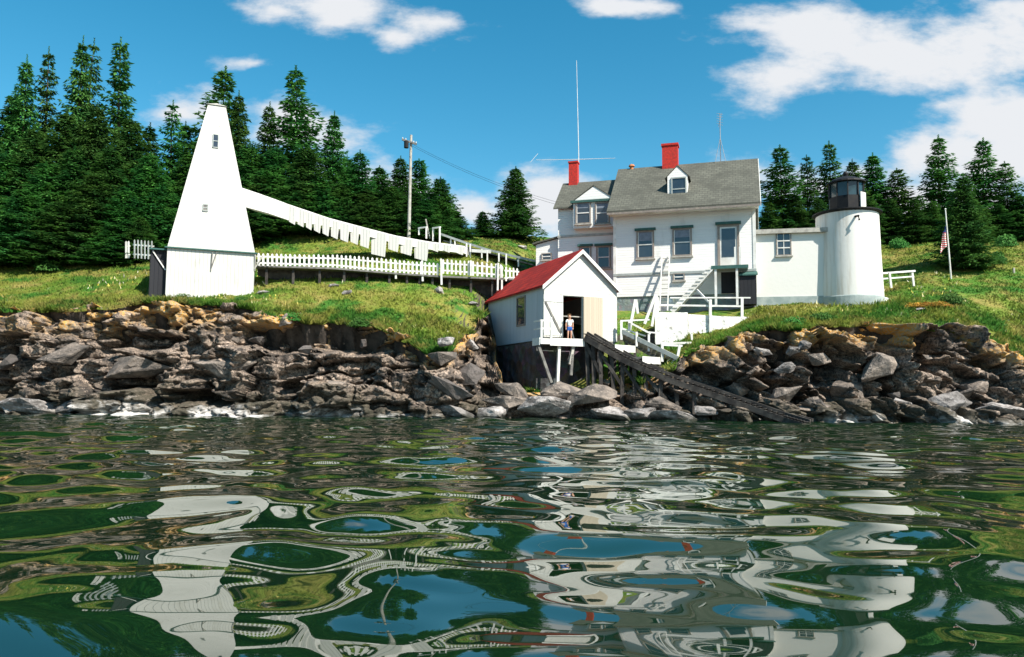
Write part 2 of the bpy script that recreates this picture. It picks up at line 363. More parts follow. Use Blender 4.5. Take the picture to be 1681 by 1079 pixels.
def gridfaces(nr, nc):
    i = np.arange(nr - 1)[:, None] * nc + np.arange(nc - 1)[None, :]
    return np.stack([i, i + 1, i + nc + 1, i + nc], -1).reshape(-1, 4)

# ------------------------------------------------------------------ terrain
COLS = [(-700, [(39, 520), (44, 470), (50, 440), (60, 425), (80, 415), (140, 430)]),
 (0,   [(38.2, 515), (42, 478), (47, 440), (52, 425), (60, 418), (80, 410), (140, 425)]),
 (160, [(38.2, 508), (42, 470), (47, 436), (52, 420), (60, 410), (80, 402), (140, 425)]),
 (270, [(38.4, 498), (40.3, 490), (46, 434), (52, 412), (60, 395), (80, 390), (140, 425)]),
 (400, [(38.4, 507), (41, 490), (46, 430), (52, 395), (60, 380), (80, 380), (140, 425)]),
 (450, [(38.0, 530), (41, 482), (44, 447), (48, 420), (52, 385), (60, 378), (80, 378), (140, 425)]),
 (600, [(37.5, 538), (41, 490), (44, 455), (47, 424), (52, 388), (60, 381), (80, 380), (140, 425)]),
 (700, [(36.3, 580), (40, 505), (43.5, 468), (46, 442), (50, 410), (55, 386), (62, 383), (80, 385), (140, 425)]),
 (740, [(36.6, 576), (39, 535), (42, 492), (45, 462), (50, 410), (56, 388), (64, 385), (80, 390), (140, 425)]),
 (776, [(39.6, 552), (42, 505), (45, 468), (50, 410), (56, 389), (64, 386), (80, 392), (140, 425)]),
 (800, [(43.2, 525), (45, 480), (50, 412), (56, 390), (64, 386), (80, 392), (140, 425)]),
 (828,  [(37.0, 645), (42.4, 632), (43.8, 515), (45, 480), (50, 412), (56, 390), (64, 386), (80, 392), (140, 425)]),
 (870,  [(37.0, 645), (42, 625), (44, 510), (47, 470), (51, 430), (57, 398), (64, 389), (80, 394), (140, 430)]),
 (960, [(37.0, 640), (38.5, 610), (41, 540), (44, 500), (50, 445), (60, 396), (66, 394), (80, 400), (140, 430)]),
 (1050,[(35.6, 632), (38.9, 596), (40.8, 535), (42.5, 512), (45, 507), (55, 470), (66, 410), (80, 410), (140, 430)]),
 (1100,[(35.8, 610), (38.8, 574), (39.6, 556), (40.4, 520), (42.5, 509), (50, 490), (66, 405), (80, 405), (140, 430)]),
 (1135,[(35.8, 578), (38.8, 560), (39.6, 550), (40.4, 520), (44, 505), (50, 482), (66, 400), (80, 400), (140, 430)]),
 (1190,[(35.8, 560), (38.8, 549), (39.6, 540), (40.3, 516), (44, 502), (50, 480), (66, 400), (80, 400), (140, 430)]),
 (1250,[(35.5, 545), (38.0, 523), (40, 504), (44, 497), (50, 460), (58, 400), (70, 395), (90, 400), (140, 430)]),
 (1400,[(35.2, 538), (38.0, 512), (39.5, 503), (44, 494), (50, 450), (56, 403), (70, 396), (90, 400), (140, 430)]),
 (1550,[(34.9, 545), (38, 505), (42, 470), (48, 428), (54, 398), (70, 392), (90, 400), (140, 430)]),
 (1680,[(34.2, 597), (37, 540), (41, 474), (47, 425), (54, 398), (70, 394), (90, 400), (140, 430)]),
 (2400,[(34.5, 600), (38, 540), (42, 478), (48, 430), (56, 400), (70, 398), (90, 405), (140, 430)])]
CP = np.array([c[0] for c in COLS], float)
YG = np.linspace(33, 140, 429)
ZT = []
for p, rows in COLS:
    ys = [r[0] for r in rows]; zs = [at(min(max(p, 0), 1681), r[1], r[0]).z for r in rows]
    z = np.interp(YG, ys, zs, left=zs[0] - 0.0)
    k = np.ones(5) / 5; zp = np.pad(z, 2, 'edge'); ZT.append(np.convolve(zp, k, 'valid'))
ZT = np.array(ZT); RIMY = np.array([c[1][0][0] for c in COLS]); RIMZ = np.array([at(min(max(c[0], 0), 1681), c[1][0][1], c[1][0][0]).z for c in COLS])
def px_of(X, Y): return CX + F * X / Y
def smoothcols(p):
    i = np.clip(np.searchsorted(CP, p) - 1, 0, len(CP) - 2); t = np.clip((p - CP[i]) / (CP[i + 1] - CP[i]), 0, 1); return i, t * t * (3 - 2 * t) * .5 + t * .5
def gz(X, Y, noise=True):
    X = np.asarray(X, float); Y = np.asarray(Y, float); p = px_of(X, Y); i, t = smoothcols(p)
    yi = np.clip((Y - YG[0]) / (YG[1] - YG[0]), 0, len(YG) - 1.001); j = yi.astype(int); f = yi - j
    a = ZT[i, j] * (1 - f) + ZT[i, j + 1] * f; b = ZT[i + 1, j] * (1 - f) + ZT[i + 1, j + 1] * f
    z = a * (1 - t) + b * t
    if noise: z = z + .16 * fbm(X * .45, Y * .45, 3) + .07 * fbm(X * 1.7, Y * 1.7, 5)
    return z
def gzs(x, y): return float(gz(np.array([x]), np.array([y]))[0])
def rimY(p):
    i, t = smoothcols(p); return RIMY[i] * (1 - t) + RIMY[i + 1] * t + .45 * fbm(p / 37, p * 0, 8) * 1.6 + .45 * fbm(p / 11, p * 0, 9)
cp = np.linspace(-700, 2400, 520); rr = np.linspace(0, 1, 170)
PX, RRr = np.meshgrid(cp, rr); RY = rimY(PX); YY = RY + .05 + (150 - RY) * RRr ** 2.0; XX = (PX - CX) / F * YY; ZZ = gz(XX, YY)
ZZ[0] -= .12
sk = lambda A, d: np.vstack([A[:1] + d, A]); YY = sk(YY, .9); ZZ = sk(ZZ, -1.6); XX = sk(XX, 0); PX = sk(PX, 0)
Vt = np.stack([XX, YY, ZZ], -1).reshape(-1, 3)
me = mesh_np('grassy_hillside', Vt, gridfaces(*PX.shape), 'meadow', True)
struct(link('grassy_hillside', me))

# cliff of blocks: nearest-seed cells with their own offset and tilt
def shoreY(p): return np.interp(p, [-700, 0, 300, 700, 900, 1200, 1680, 2400], [35.6, 35.2, 35.0, 34.4, 33.6, 32.9, 32.4, 32.4])
nc, nr = 1150, 190
cp2 = np.linspace(-420, 2150, nc); tt = np.linspace(0, 1, nr); PX, T = np.meshgrid(cp2, tt)
ii, tm = smoothcols(PX); rz_ = RIMZ[ii] * (1 - tm) + RIMZ[ii + 1] * tm; rz_ = np.maximum(gz((PX - CX) / F * (rimY(PX) + .3), rimY(PX) + .3) + .02, .9)
RY = rimY(PX) - .15; SY = shoreY(PX) - .15
zbot = -.7; ztop = rz_ + .02
T0 = T; T = np.clip(T0 / .86, 0, 1); TB = np.clip((T0 - .86) / .14, 0, 1)
Zc = zbot + (ztop - zbot) * T
low = .55 * T + .45 * T ** 2.2
Yc = SY + (RY - SY) * (0.75 * T ** .8 + .25 * T) + 1.7 * TB; Zc = Zc + .10 * TB
S = (PX - CX) / F * 36.0; H = Zc
wx = S + .35 * fbm(S * .9, H * .9, 21); wh = H + .22 * fbm(S * 1.1 + 7, H * 1.1, 22)
def cells(S_, H_, sx, sh, slope, seed, amp, tilt):
    r = np.random.default_rng(seed); smin, smax = S_.min() - 2, S_.max() + 2; nx = int((smax - smin) / sx); nh = int(11 / sh)
    Xs = (np.arange(nx)[:, None] + r.random((nx, nh)) * .95) * sx + smin; Hs = (np.arange(nh)[None, :] + r.random((nx, nh)) * .95) * sh - 2.5
    off = r.uniform(-1, 1, (nx, nh)) * amp; t1 = r.uniform(-1, 1, (nx, nh)) * tilt; t2 = r.uniform(-.6, 1.2, (nx, nh)) * tilt
    Hh = H_ - slope; bi = np.floor((S_ - smin) / sx).astype(int); bj = np.floor((Hh + 2.5) / sh).astype(int)
    best = np.full(S_.shape, 1e9); out = np.zeros(S_.shape); ed = np.full(S_.shape, 1e9)
    for di in (-2, -1, 0, 1, 2):
        for dj in (-2, -1, 0, 1, 2):
            a = np.clip(bi + di, 0, nx - 1); b = np.clip(bj + dj, 0, nh - 1)
            dx = (S_ - Xs[a, b]) / sx; dh = (Hh - Hs[a, b]) / sh; d = dx * dx + dh * dh; mk = d < best
            ed = np.where(mk, best, np.minimum(ed, d)); best = np.where(mk, d, best)
            out = np.where(mk, off[a, b] + t1[a, b] * (S_ - Xs[a, b]) + t2[a, b] * (Hh - Hs[a, b]), out)
    crack = np.clip((np.sqrt(ed) - np.sqrt(best)) / .16, 0, 1)
    return out, crack
sl_ = np.where(PX < 780, 0.10 * (S + 8), -0.42 * (S - 12)); sl_ = np.where((PX > 700) & (PX < 1000), sl_ * 0.2, sl_)
d1, c1 = cells(wx, wh, 2.6, .95, sl_, 5, .75, .5)
d2, c2 = cells(wx, wh, .85, .38, sl_, 6, .46, .55)
d3, c3 = cells(wx, wh, .38, .2, sl_, 9, .11, .3)
env = np.clip(T / .06, 0, 1) * (1 - .75 * TB)
thin = np.clip((ztop - .9) / 3, .45, 1)
disp = (d1 + d2 + d3 - .38 * (1 - c1) - .14 * (1 - c2)) * env * thin + .12 * fbm(S * 2.5, H * 2.5, 31)
# two deep undercuts seen in the photograph
def gap(px0, px1, py, th, dep, sk=0):
    zz = CAMH + (644 - (py + sk * (PX - (px0 + px1) / 2))) / F * 36.3; hw = th / F * 36.3
    m_ = np.clip(1 - np.abs((PX - (px0 + px1) / 2) / ((px1 - px0) / 2)) ** 3, 0, 1)
    return dep * m_ * np.clip(1.3 - np.abs((Zc - zz) / hw) ** 2, 0, 1)
G_ = gap(370, 660, 560, 22, 1.9, .02) + gap(150, 330, 566, 16, 1.6, .05) + gap(60, 160, 597, 5, .7, -.12) + gap(250, 350, 655, 10, .8) + gap(1325, 1400, 622, 44, 1.8) + gap(1425, 1480, 575, 30, 1.7) + gap(1500, 1545, 570, 28, 1.4) + gap(1560, 1640, 625, 13, .8, .35) + gap(310, 390, 622, 8, .7, .02)
und = fbm(S * .42 + .8 * vnoise(S * .8, H * .8, 71), (H - sl_) * 1.15, 72, 3)
G_ = G_ + 1.5 * np.clip((und - .16) / .16, 0, 1) * np.clip((Zc - .4) / .6, 0, 1) * np.clip((ztop - .75 - Zc) / .4, 0, 1)
disp = disp - np.minimum(G_, 1.9)
Yd = Yc - disp; Xd = (PX - CX) / F * Yc + .15 * fbm(S * 3, H * 3, 41)
Zd = Zc + .10 * (d1 + d2) * env * (1 - TB) + TB * (.22 * (d2 + d3) + .12 * fbm(S * 1.5, YY[0, 0] + Yc * 1.5, 44) - .05)
V = np.stack([Xd, Yd, Zd], -1).reshape(-1, 3)
me = mesh_np('rocky_shore', V, gridfaces(nr, nc), 'shore_rock')
a = me.attributes.new('rel', 'FLOAT', 'POINT'); a.data.foreach_set('value', (T * .9 + TB * .1).astype(np.float32).ravel())
struct(link('rocky_shore', me))
# rock shelf beneath the ground just behind the cliff lip, closing the gap
# ------------------------------------------------------------------ water
nyw, nxw = 760, 760
q = np.linspace(0, 1, nyw); Yw = -3 + 43 * q ** 1.45; uu = np.linspace(-1, 1, nxw)
YW, U = np.meshgrid(Yw, uu, indexing='ij'); XW = U * (5 + .8 * (YW + 3))
r = np.random.default_rng(23); Zw = np.zeros(YW.shape); wxp = XW + .35 * fbm(XW * .35, YW * .35, 51); wyp = YW + .35 * fbm(XW * .35 + 9, YW * .35, 52)
def waves(n, lmin, lmax, slope, spread, base=R(90)):
    z = np.zeros(YW.shape)
    for k in range(n):
        L = lmin * (lmax / lmin) ** r.random(); a_ = base + r.normal() * spread; kk = 2 * math.pi / L
        z += slope / kk / math.sqrt(n / 2) * np.sin(kk * (wxp * math.cos(a_) + wyp * math.sin(a_)) + r.random() * 6.28)
    return z
patch = .65 + .5 * fbm(XW * .22, YW * .16, 61)
far = np.clip((YW - 8) / 14, 0, 1)
Zw += waves(10, 3.5, 6.5, .026, R(40)) + waves(40, .95, 2.4, .092, R(60)) * (patch + .3 * far) + waves(26, .4, .9, .024, R(70)) * patch
edge = np.clip((1 - np.abs(U)) / .05, 0, 1) * np.clip((YW + 3) / 2, 0, 1) * np.clip((40 - YW) / 1.5, 0, 1)
Zw *= edge * (.84 + .16 * np.clip((YW - 6) / 5, 0, 1))
V = np.stack([XW, YW, Zw], -1).reshape(-1, 3); Fq = gridfaces(nyw, nxw)
n0 = len(V); B = 900.0
ex = np.array([(-B, -B, 0), (B, -B, 0), (B, 40, 0), (-B, 40, 0)])
c00, c01, c10, c11 = 0, nxw - 1, (nyw - 1) * nxw, nyw * nxw - 1
V = np.vstack([V, ex]); Fq = np.vstack([Fq, [(n0, n0 + 1, c01, c00), (n0 + 1, n0 + 2, c11, c01), (n0 + 3, n0, c00, c10)]])
me = mesh_np('water', V, Fq, 'sea_water', True); struct(link('water', me))

# ------------------------------------------------------------------ grass (stuff)
def scatter(n, p0, p1, y1, pw=1.5):
    p = rng.uniform(p0, p1, n); ry = rimY(p); Y = ry - .15 + (y1 - ry) * rng.random(n) ** pw; X = (p - CX) / F * Y; return X, Y
def inhouse(X, Y):
    bad = np.zeros(len(X), bool)
    for (cx, cy, a, x0, x1, y0, y1) in FOOT:
        ca, sa = math.cos(a), math.sin(a); lx = (X - cx) * ca + (Y - cy) * sa; ly = -(X - cx) * sa + (Y - cy) * ca
        bad |= (lx > x0) & (lx < x1) & (ly > y0) & (ly < y1)
    return bad
def make_grass(name, n, hmin, hmax, p0, p1, y1, mat, pw=1.5, maskf=None, lean=.35):
    X, Y = scatter(n, p0, p1, y1, pw); k = ~inhouse(X, Y)
    if maskf is not None: k &= maskf(X, Y)
    st_ = np.abs(gz(X, Y + .25, False) - gz(X, Y - .25, False)) / .5 + np.abs(gz(X + .25, Y, False) - gz(X - .25, Y, False)) / .5; k &= st_ + .3 * vnoise(X * 1.5, Y * 1.5, 88) < 1.15
    X, Y = X[k], Y[k]; n = len(X); Z = gz(X, Y) - .03; tall = .5 + .5 * (vnoise(X * .7, Y * .7, 77) * .5 + .5) + .35 * (vnoise(X * 3, Y * 3, 78))
    h = rng.uniform(hmin, hmax, n) * tall; a = rng.uniform(0, 6.283, n); w = rng.uniform(.03, .07, n) * (Y / 38)
    b0 = np.stack([X - np.cos(a) * w, Y - np.sin(a) * w, Z], -1); b1 = np.stack([X + np.cos(a) * w, Y + np.sin(a) * w, Z], -1)
    tip = np.stack([X + rng.normal(0, lean, n) * h, Y + rng.normal(-.1, lean, n) * h, Z + h], -1)
    V = np.stack([b0, b1, tip], 1).reshape(-1, 3); Fq = np.arange(3 * n).reshape(-1, 3)
    return struct(link(name, mesh_np(name, V, Fq, mat)), 'stuff')

# ------------------------------------------------------------------ windows / gables
def window(th, x0, x1, z0, z1, y=0, cols=1, rows=2, trim='window_trim', cap=True, fw=.09, name='window', pane='glass', blind=0):
    f = MB(); d = .07
    f.box(x0, x0 + fw, y - d, y, z0, z1).box(x1 - fw, x1, y - d, y, z0, z1).box(x0 + fw, x1 - fw, y - d, y, z0, z0 + fw).box(x0 + fw, x1 - fw, y - d, y, z1 - fw, z1)
    w = th.part(name, f, trim)
    p = MB(); p.box(x0 + fw, x1 - fw, y - .018, y - .003, z0 + fw, z1 - fw); th.part('pane', p, pane, w)
    b = MB(); gx0, gx1, gz0, gz1 = x0 + fw, x1 - fw, z0 + fw, z1 - fw
    for i in range(1, cols): xx = gx0 + (gx1 - gx0) * i / cols; b.box(xx - .018, xx + .018, y - .045, y - .02, gz0, gz1)
    for i in range(1, rows): zz = gz0 + (gz1 - gz0) * i / rows; b.box(gx0, gx1, y - .05, y - .022, zz - .03, zz + .03)
    sw = .035
    b.box(gx0, gx0 + sw, y - .04, y - .02, gz0, gz1).box(gx1 - sw, gx1, y - .04, y - .02, gz0, gz1)
    th.part('sash', b, 'white_paint', w)
    if blind: th.part('blind', MB().box(gx0 + sw, gx1 - sw, y - .021, y - .0185, gz1 - (gz1 - gz0) * blind, gz1), 'curtain', w)
    s = MB().box(x0 - .06, x1 + .06, y - .13, y, z0 - .07, z0); th.part('sill', s, 'white_paint' if trim == 'white_paint' else 'pale_wood', w)
    if cap: th.part('head_casing', MB().box(x0 - .09, x1 + .09, y - .16, y, z1, z1 + .13), 'cap_green', w)
    return w
def gabled_walls(x0, x1, y0, y1, z0, ze, zr, axis):
    mb = MB()
    if axis == 'x':
        ym = (y0 + y1) / 2; mb.prism([(x0, y0, z0), (x0, y1, z0), (x0, y1, ze), (x0, ym, zr), (x0, y0, ze)], (x1 - x0, 0, 0))
    else:
        xm = (x0 + x1) / 2; mb.prism([(x0, y0, z0), (x1, y0, z0), (x1, y0, ze), (xm, y0, zr), (x0, y0, ze)], (0, y1 - y0, 0))
    return mb
def gabled_roof(x0, x1, y0, y1, ze, zr, axis, ov=.3, oe=.25, th=.14):
    mb = MB()
    if axis == 'x':
        ym = (y0 + y1) / 2; s = (zr - ze) / (ym - y0); a, b = x0 - oe, x1 + oe
        for sg, yy in ((1, y0 - ov), (-1, y1 + ov)):
            zl = ze - ov * s; mb.prism([(a, yy, zl + .02), (a, yy, zl + th), (a, ym, zr + th + .01), (a, ym, zr + .02)], (b - a, 0, 0))
    else:
        xm = (x0 + x1) / 2; s = (zr - ze) / (xm - x0); a, b = y0 - oe, y1 + oe
        for xx in (x0 - ov, x1 + ov):
            zl = ze - ov * s; mb.prism([(xx, a, zl + .02), (xx, a, zl + th), (xm, a, zr + th + .01), (xm, a, zr + .02)], (0, b - a, 0))
    return mb

# ------------------------------------------------------------------ keeper's house
HA = R(-17)
p0 = at(1008, 488, 43.2)
house = Thing('keepers_house', "white two storey keeper's house with grey shingled roof and red chimneys beside the lighthouse", 'house', p0, HA)
hw = house.hit(1242, 486)[0]; HD = 7.0; OV = .75
ze_o = (house.hit(1000, 349, -OV)[1] + house.hit(1240, 337, -OV)[1]) / 2; zr = house.hit(1132, 273, HD / 2)[1]
slope = (zr - ze_o) / (HD / 2 + OV); ze = ze_o + slope * OV
house.part('wall', gabled_walls(0, hw, 0, HD, 0, ze, zr, 'x'), 'white_clapboard')
house.part('foundation', MB().box(.06, hw - .06, .06, HD - .06, -1.1, 0), 'stone_foundation')
house.part('roof', gabled_roof(0, hw, 0, HD, ze, zr, 'x', OV, .28), 'grey_shingle')
zt = house.hit(1060, 450)[1]
house.part('water_table', MB().box(-.03, hw + .03, -.05, 0, zt - .07, zt + .07), 'trim_grey')
house.part('corner_board', MB().box(-.03, .14, -.03, 0, 0, ze - .2), 'white_paint'); house.part('corner_board', MB().box(hw - .14, hw + .03, -.03, 0, 0, ze - .2), 'white_paint')
# rake and eave boards
rk = MB(); e = hw + .285
rk.prism([(e, -OV, ze_o - .14), (e, -OV, ze_o + .13), (e, HD / 2, zr + .13), (e, HD + OV, ze_o + .13), (e, HD + OV, ze_o - .14), (e, HD / 2, zr - .14)], (.03, 0, 0))
house.part('rake_board', rk, 'white_paint')
house.part('fascia', MB().box(-.26, hw + .26, -OV - .03, -OV, ze_o - .09, ze_o + .02), 'window_trim')
house.part('soffit', MB().box(-.2, hw + .2, -OV, -.005, ze_o - .05, ze_o - .01), 'white_paint')
def rect(th, x0, y0, x1, y1, y=0):
    a = th.hit(x0, y0, y); b = th.hit(x1, y1, y); c = th.hit(x0, y1, y); d = th.hit(x1, y0, y)
    return (a[0] + c[0]) / 2, (b[0] + d[0]) / 2, (b[1] + c[1]) / 2, (a[1] + d[1]) / 2
window(house, *rect(house, 1045, 379, 1074, 425), 0, 1, 2, blind=.35)
window(house, *rect(house, 1104, 375, 1136, 421), 0, 1, 2, blind=.3)
bw = rect(house, 1105, 449, 1124, 461); window(house, *bw, 0, 1, 2, cap=False, fw=.05)
# door with storm glass
x0, x1, z0, z1 = rect(house, 1178, 369, 1214, 440)
fr = MB().box(x0, x0 + .13, -.08, 0, z0, z1).box(x1 - .13, x1, -.08, 0, z0, z1).box(x0 + .13, x1 - .13, -.08, 0, z1 - .13, z1)
dr = house.part('door', MB().box(x0 + .13, x1 - .13, -.05, -.002, z0, z1 - .13), 'white_paint')
house.part('door_frame', fr, 'window_trim', dr)
house.part('pane', MB().box(x0 + .22, x1 - .22, -.065, -.052, z0 + .6, z1 - .22), 'glass', dr)
house.part('handle', MB().box(x1 - .24, x1 - .2, -.11, -.052, z0 + .85, z0 + 1.0), 'black_iron', dr)
house.part('door_cap', MB().box(x0 - .1, x1 + .1, -.2, 0, z1, z1 + .14), 'cap_green', dr)
DOORX0, DOORX1, DOORZ = x0, x1, z0
x0, x1, z0, z1 = rect(house, 1184, 447, 1211, 492)
house.part('cellar_door', MB().box(x0, x1, -.04, -.002, 0.02, z1), 'dark_boards')
# bulkhead
x0, x1, z0, z1 = rect(house, 1214, 453, 1242, 500, -.9)
house.part('bulkhead', MB().prism([(x0, -.9, -.7), (x0, -.004, -.7), (x0, -.004, z1 + .25), (x0, -.9, z1)], (x1 - x0, 0, 0)), 'dark_boards')
house.part('bulkhead_roof', MB().prism([(x0 - .08, -1.0, z1 + .01), (x0 - .08, -.006, z1 + .29), (x0 - .08, -.006, z1 + .36), (x0 - .08, -1.0, z1 + .08)], (x1 - x0 + .16, 0, 0)), 'cap_green')
# dormer
def dormer(th, xa, xb, yf, zb, ze_, zr_, slopef, wr, wallm='white_clapboard', roofm='grey_shingle', wins=1, ov=.14):
    def yat(z): return (z - ze_o) / slopef - OV      # where the main roof reaches z
    xm = (xa + xb) / 2
    front = [(xa, yf, zb), (xb, yf, zb), (xb, yf, ze_), (xm, yf, zr_), (xa, yf, ze_)]
    d = th.part('dormer', MB().prism(front, (0, yat(zr_) - yf + .2, 0)), wallm)
    rf = gabled_roof(xa, xb, yf, yat(zr_) + .3, ze_, zr_, 'y', ov, .03, .06); th.part('dormer_roof', rf, roofm, d)
    f = MB(); x0, x1, z0, z1 = wr
    f.box(x0, x0 + .07, yf - .06, yf, z0, z1).box(x1 - .07, x1, yf - .06, yf, z0, z1).box(x0 + .07, x1 - .07, yf - .06, yf, z0, z0 + .08).box(x0 + .07, x1 - .07, yf - .06, yf, z1 - .08, z1)
    f.box(x0 + .07, x1 - .07, yf - .05, yf - .02, (z0 + z1) / 2 - .03, (z0 + z1) / 2 + .03)
    th.part('dormer_window', f, 'trim_grey', d); th.part('pane', MB().box(x0 + .07, x1 - .07, yf - .018, yf - .003, z0 + .08, z1 - .08), 'glass', d)
    return d
yf = .55
xa, zb = house.hit(1096, 333, yf); xb, _ = house.hit(1129, 333, yf); _, zde = house.hit(1112, 289, yf); _, zdr = house.hit(1113, 273, yf)
zb = ze_o + slope * (yf + OV) - .1
dormer(house, xa, xb, yf, zb, zde, zdr, slope, rect(house, 1102, 291, 1127, 330, yf))
# chimney, vent
x0, z0 = house.hit(1088, 282, HD / 2); x1, z1 = house.hit(1113, 238, HD / 2)
ch = house.part('chimney', MB().box(x0, x1, HD / 2 - .35, HD / 2 + .35, zr - .5, z1 - .1), 'red_brick_paint')
house.part('chimney_cap', MB().box(x0 - .05, x1 + .05, HD / 2 - .4, HD / 2 + .4, z1 - .1, z1 + .03), 'red_brick_paint', ch)
x0, z0 = house.hit(1037, 285, HD / 2)
house.part('roof_vent', MB().lathe([(.12, zr - .1), (.12, zr + .25), (.2, zr + .26), (.16, zr + .36), (.02, zr + .42)], 12, (x0, HD / 2)), 'orange_clay')
# TV antenna with tripod on the ridge
x0, _ = house.hit(1183, 270, HD / 2); topz = house.hit(1182, 186, HD / 2)[1]; an = MB()
an.tube([(x0, HD / 2, zr), (x0, HD / 2, topz)], .025, 6)
for dx in (-.3, .3): an.tube([(x0 + dx, HD / 2 - .15, zr + .1), (x0, HD / 2, zr + 1.6)], .015, 5)
for k in range(5): z = topz - .1 - k * .16; an.tube([(x0 - .18, HD / 2 - .3 - .02 * k, z), (x0 + .16, HD / 2 + .3 + .02 * k, z + .1)], .01, 5)
an.tube([(x0 + .12, HD / 2, topz), (x0 - .1, HD / 2, topz - .85)], .012, 5)
tv = Thing('tv_antenna', "thin metal aerial on a tripod on the keeper's house roof ridge", 'antenna', house.W(x0, HD / 2, zr), HA)
sh = Matrix.Translation((-x0, -HD / 2, -zr)); an.v = [tuple(sh @ Vector(p)) for p in an.v]; tv.part('mast', an, 'grey_metal')
# the ell (left wing)
EY = 1.3; ED = 4.6
ex0, _ = house.hit(916, 420, EY); ez_l = house.hit(915, 344, EY - .25)[1]; ezr = house.hit(950, 303, EY + ED / 2)[1]
sl2 = (ezr - ez_l) / (ED / 2 + .25); eze = ez_l + sl2 * .25
house.part('ell_wall', gabled_walls(ex0, -.005, EY, EY + ED, 0, eze, ezr, 'x'), 'white_clapboard')
house.part('ell_foundation', MB().box(ex0 + .05, -.02, EY + .06, EY + ED - .06, -1.1, 0), 'stone_foundation')
house.part('ell_roof', gabled_roof(ex0, -.27, EY, EY + ED, eze, ezr, 'x', .25, .24, .12), 'grey_shingle')
house.part('ell_belt', MB().box(ex0 - .03, -.01, EY - .05, EY, house.hit(930, 388, EY)[1] - .08, house.hit(930, 388, EY)[1] + .06), 'trim_grey')
# projecting bay with a pediment on the ell
by = EY - .5; ba, _ = house.hit(941, 370, by); bb, bz0 = house.hit(1001, 372, by); _, bze = house.hit(970, 329, by); _, bzr = house.hit(970, 306, by)
bb = -.02
bay = house.part('bay', MB().prism([(ba, by, bz0), (bb, by, bz0), (bb, by, bze), ((ba + bb) / 2, by, bzr), (ba, by, bze)], (0, 3.0, 0)), 'white_clapboard')
house.part('bay_roof', gabled_roof(ba, bb - .1, by, by + 2.9, bze, bzr, 'y', .14, .03, .07), 'grey_shingle', bay)
house.part('bay_cornice', MB().box(ba - .15, bb, by - .14, by, bze - .12, bze + .02), 'cap_green', bay)
for (a, b) in ((945, 970), (977, 1002)):
    window(house, *rect(house, a, 332, min(b, 1001), 368, by), by, 1, 2, cap=False, fw=.07, blind=.25)
for (a, b, c_, d_) in ((951, 971, 405, 440), (979, 1003, 404, 441)):
    window(house, *rect(house, a, c_, b, d_, EY), EY, 1, 2, fw=.09)
# ell chimney
cyy = EY + ED / 2; x0, _ = house.hit(935, 310, cyy); x1, z1 = house.hit(949, 267, cyy)
ch = house.part('chimney', MB().box(x0, x1, cyy - .26, cyy + .26, ezr - .6, z1 - .06), 'red_brick_paint')
house.part('chimney_cap', MB().box(x0 - .04, x1 + .04, cyy - .3, cyy + .3, z1 - .06, z1 + .04), 'red_brick_paint', ch)
ACX, ACZ = (x0 + x1) / 2, z1
# antenna beside the ell chimney
rad = Thing('radio_antenna', 'tall white whip aerial with a long crossbar rising over the smaller chimney', 'antenna', house.W(ACX + .22, cyy + .36, ACZ - 1.6), HA)
t_ = rad.hit(943, 100, 0)[1]; hz = rad.hit(948, 262, 0)[1]; lx = rad.hit(880, 256, 0)[0]; rx = rad.hit(1010, 268, 0)[0]
rad.part('mast', MB().tube([(0, 0, 0), (.02, 0, hz + .3), (-.12, 0, t_)], [.03, .025, .012], 6), 'white_paint')
rad.part('crossbar', MB().tube([(lx, 0, hz + .2), (0, 0, hz), (rx, 0, hz - .12)], [.012, .02, .012], 6), 'white_paint')
rad.part('element', MB().tube([(lx - .35, -.1, hz + .05), (lx + .1, .1, hz + .65)], .012, 5), 'white_paint')
# lean-to at far left of house
ly = EY + .3; lx0, lz1 = house.hit(880, 402, ly); lz2 = house.hit(912, 392, ly)[1]
house.part('lean_to', MB().prism([(lx0, ly, -.6), (ex0 - .01, ly, -.6), (ex0 - .01, ly, lz2), (lx0, ly, lz1)], (0, 3.0, 0)), 'white_clapboard')
house.part('lean_to_roof', MB().prism([(lx0 - .2, ly - .15, lz1 + .0), (ex0 - .012, ly - .15, lz2 + .03), (ex0 - .012, ly - .15, lz2 + .13), (lx0 - .2, ly - .15, lz1 + .1)], (0, 3.3, 0)), 'grey_shingle')
window(house, *rect(house, 889, 416, 906, 427, ly), ly, 1, 2, cap=False, fw=.05)

# landing and outside stair (own thing)
stair = Thing('entry_staircase', "white wooden staircase climbing to the landing of the keeper's house door", 'stairs', house.W(0, 0, 0), HA)
lxa, lz = stair.hit(1168, 441, -1.1); lxb, _ = stair.hit(1228, 441, -1.1); lz = DOORZ - .06
stair.part('landing', MB().box(lxa, lxb, -1.15, -.06, lz - .1, lz), 'pale_wood')
stair.part('landing_edge', MB().box(lxa - .02, lxb + .02, -1.2, -1.155, lz - .16, lz + .02), 'cap_green')
for px_ in (1175, 1210):
    x_, _ = stair.hit(px_, 470, -1.1); stair.part('post', MB().box(x_ - .06, x_ + .06, -1.14, -1.02, -.75, lz - .1), 'white_paint')
for px_ in (1207, 1215):
    x_, _ = stair.hit(px_, 430, -1.1); stair.part('post', MB().box(x_ - .05, x_ + .05, -1.14, -1.04, lz, lz + 1.0), 'white_paint')
bx_, bz_ = stair.hit(1103, 512, -1.1); n = 12; tr = MB()
for yv in (-1.15, -.4):
    stair.part('stringer', MB().bar((lxa, yv, lz - .1), (bx_, yv, bz_), .07, .26), 'white_paint')
for i in range(1, n):
    t = i / n; x_ = lxa + (bx_ - lxa) * t; z_ = lz + (bz_ - lz) * t; tr.box(x_ - .14, x_ + .14, -1.22, -.34, z_ - .0, z_ + .045)
stair.part('treads', tr, 'white_paint')
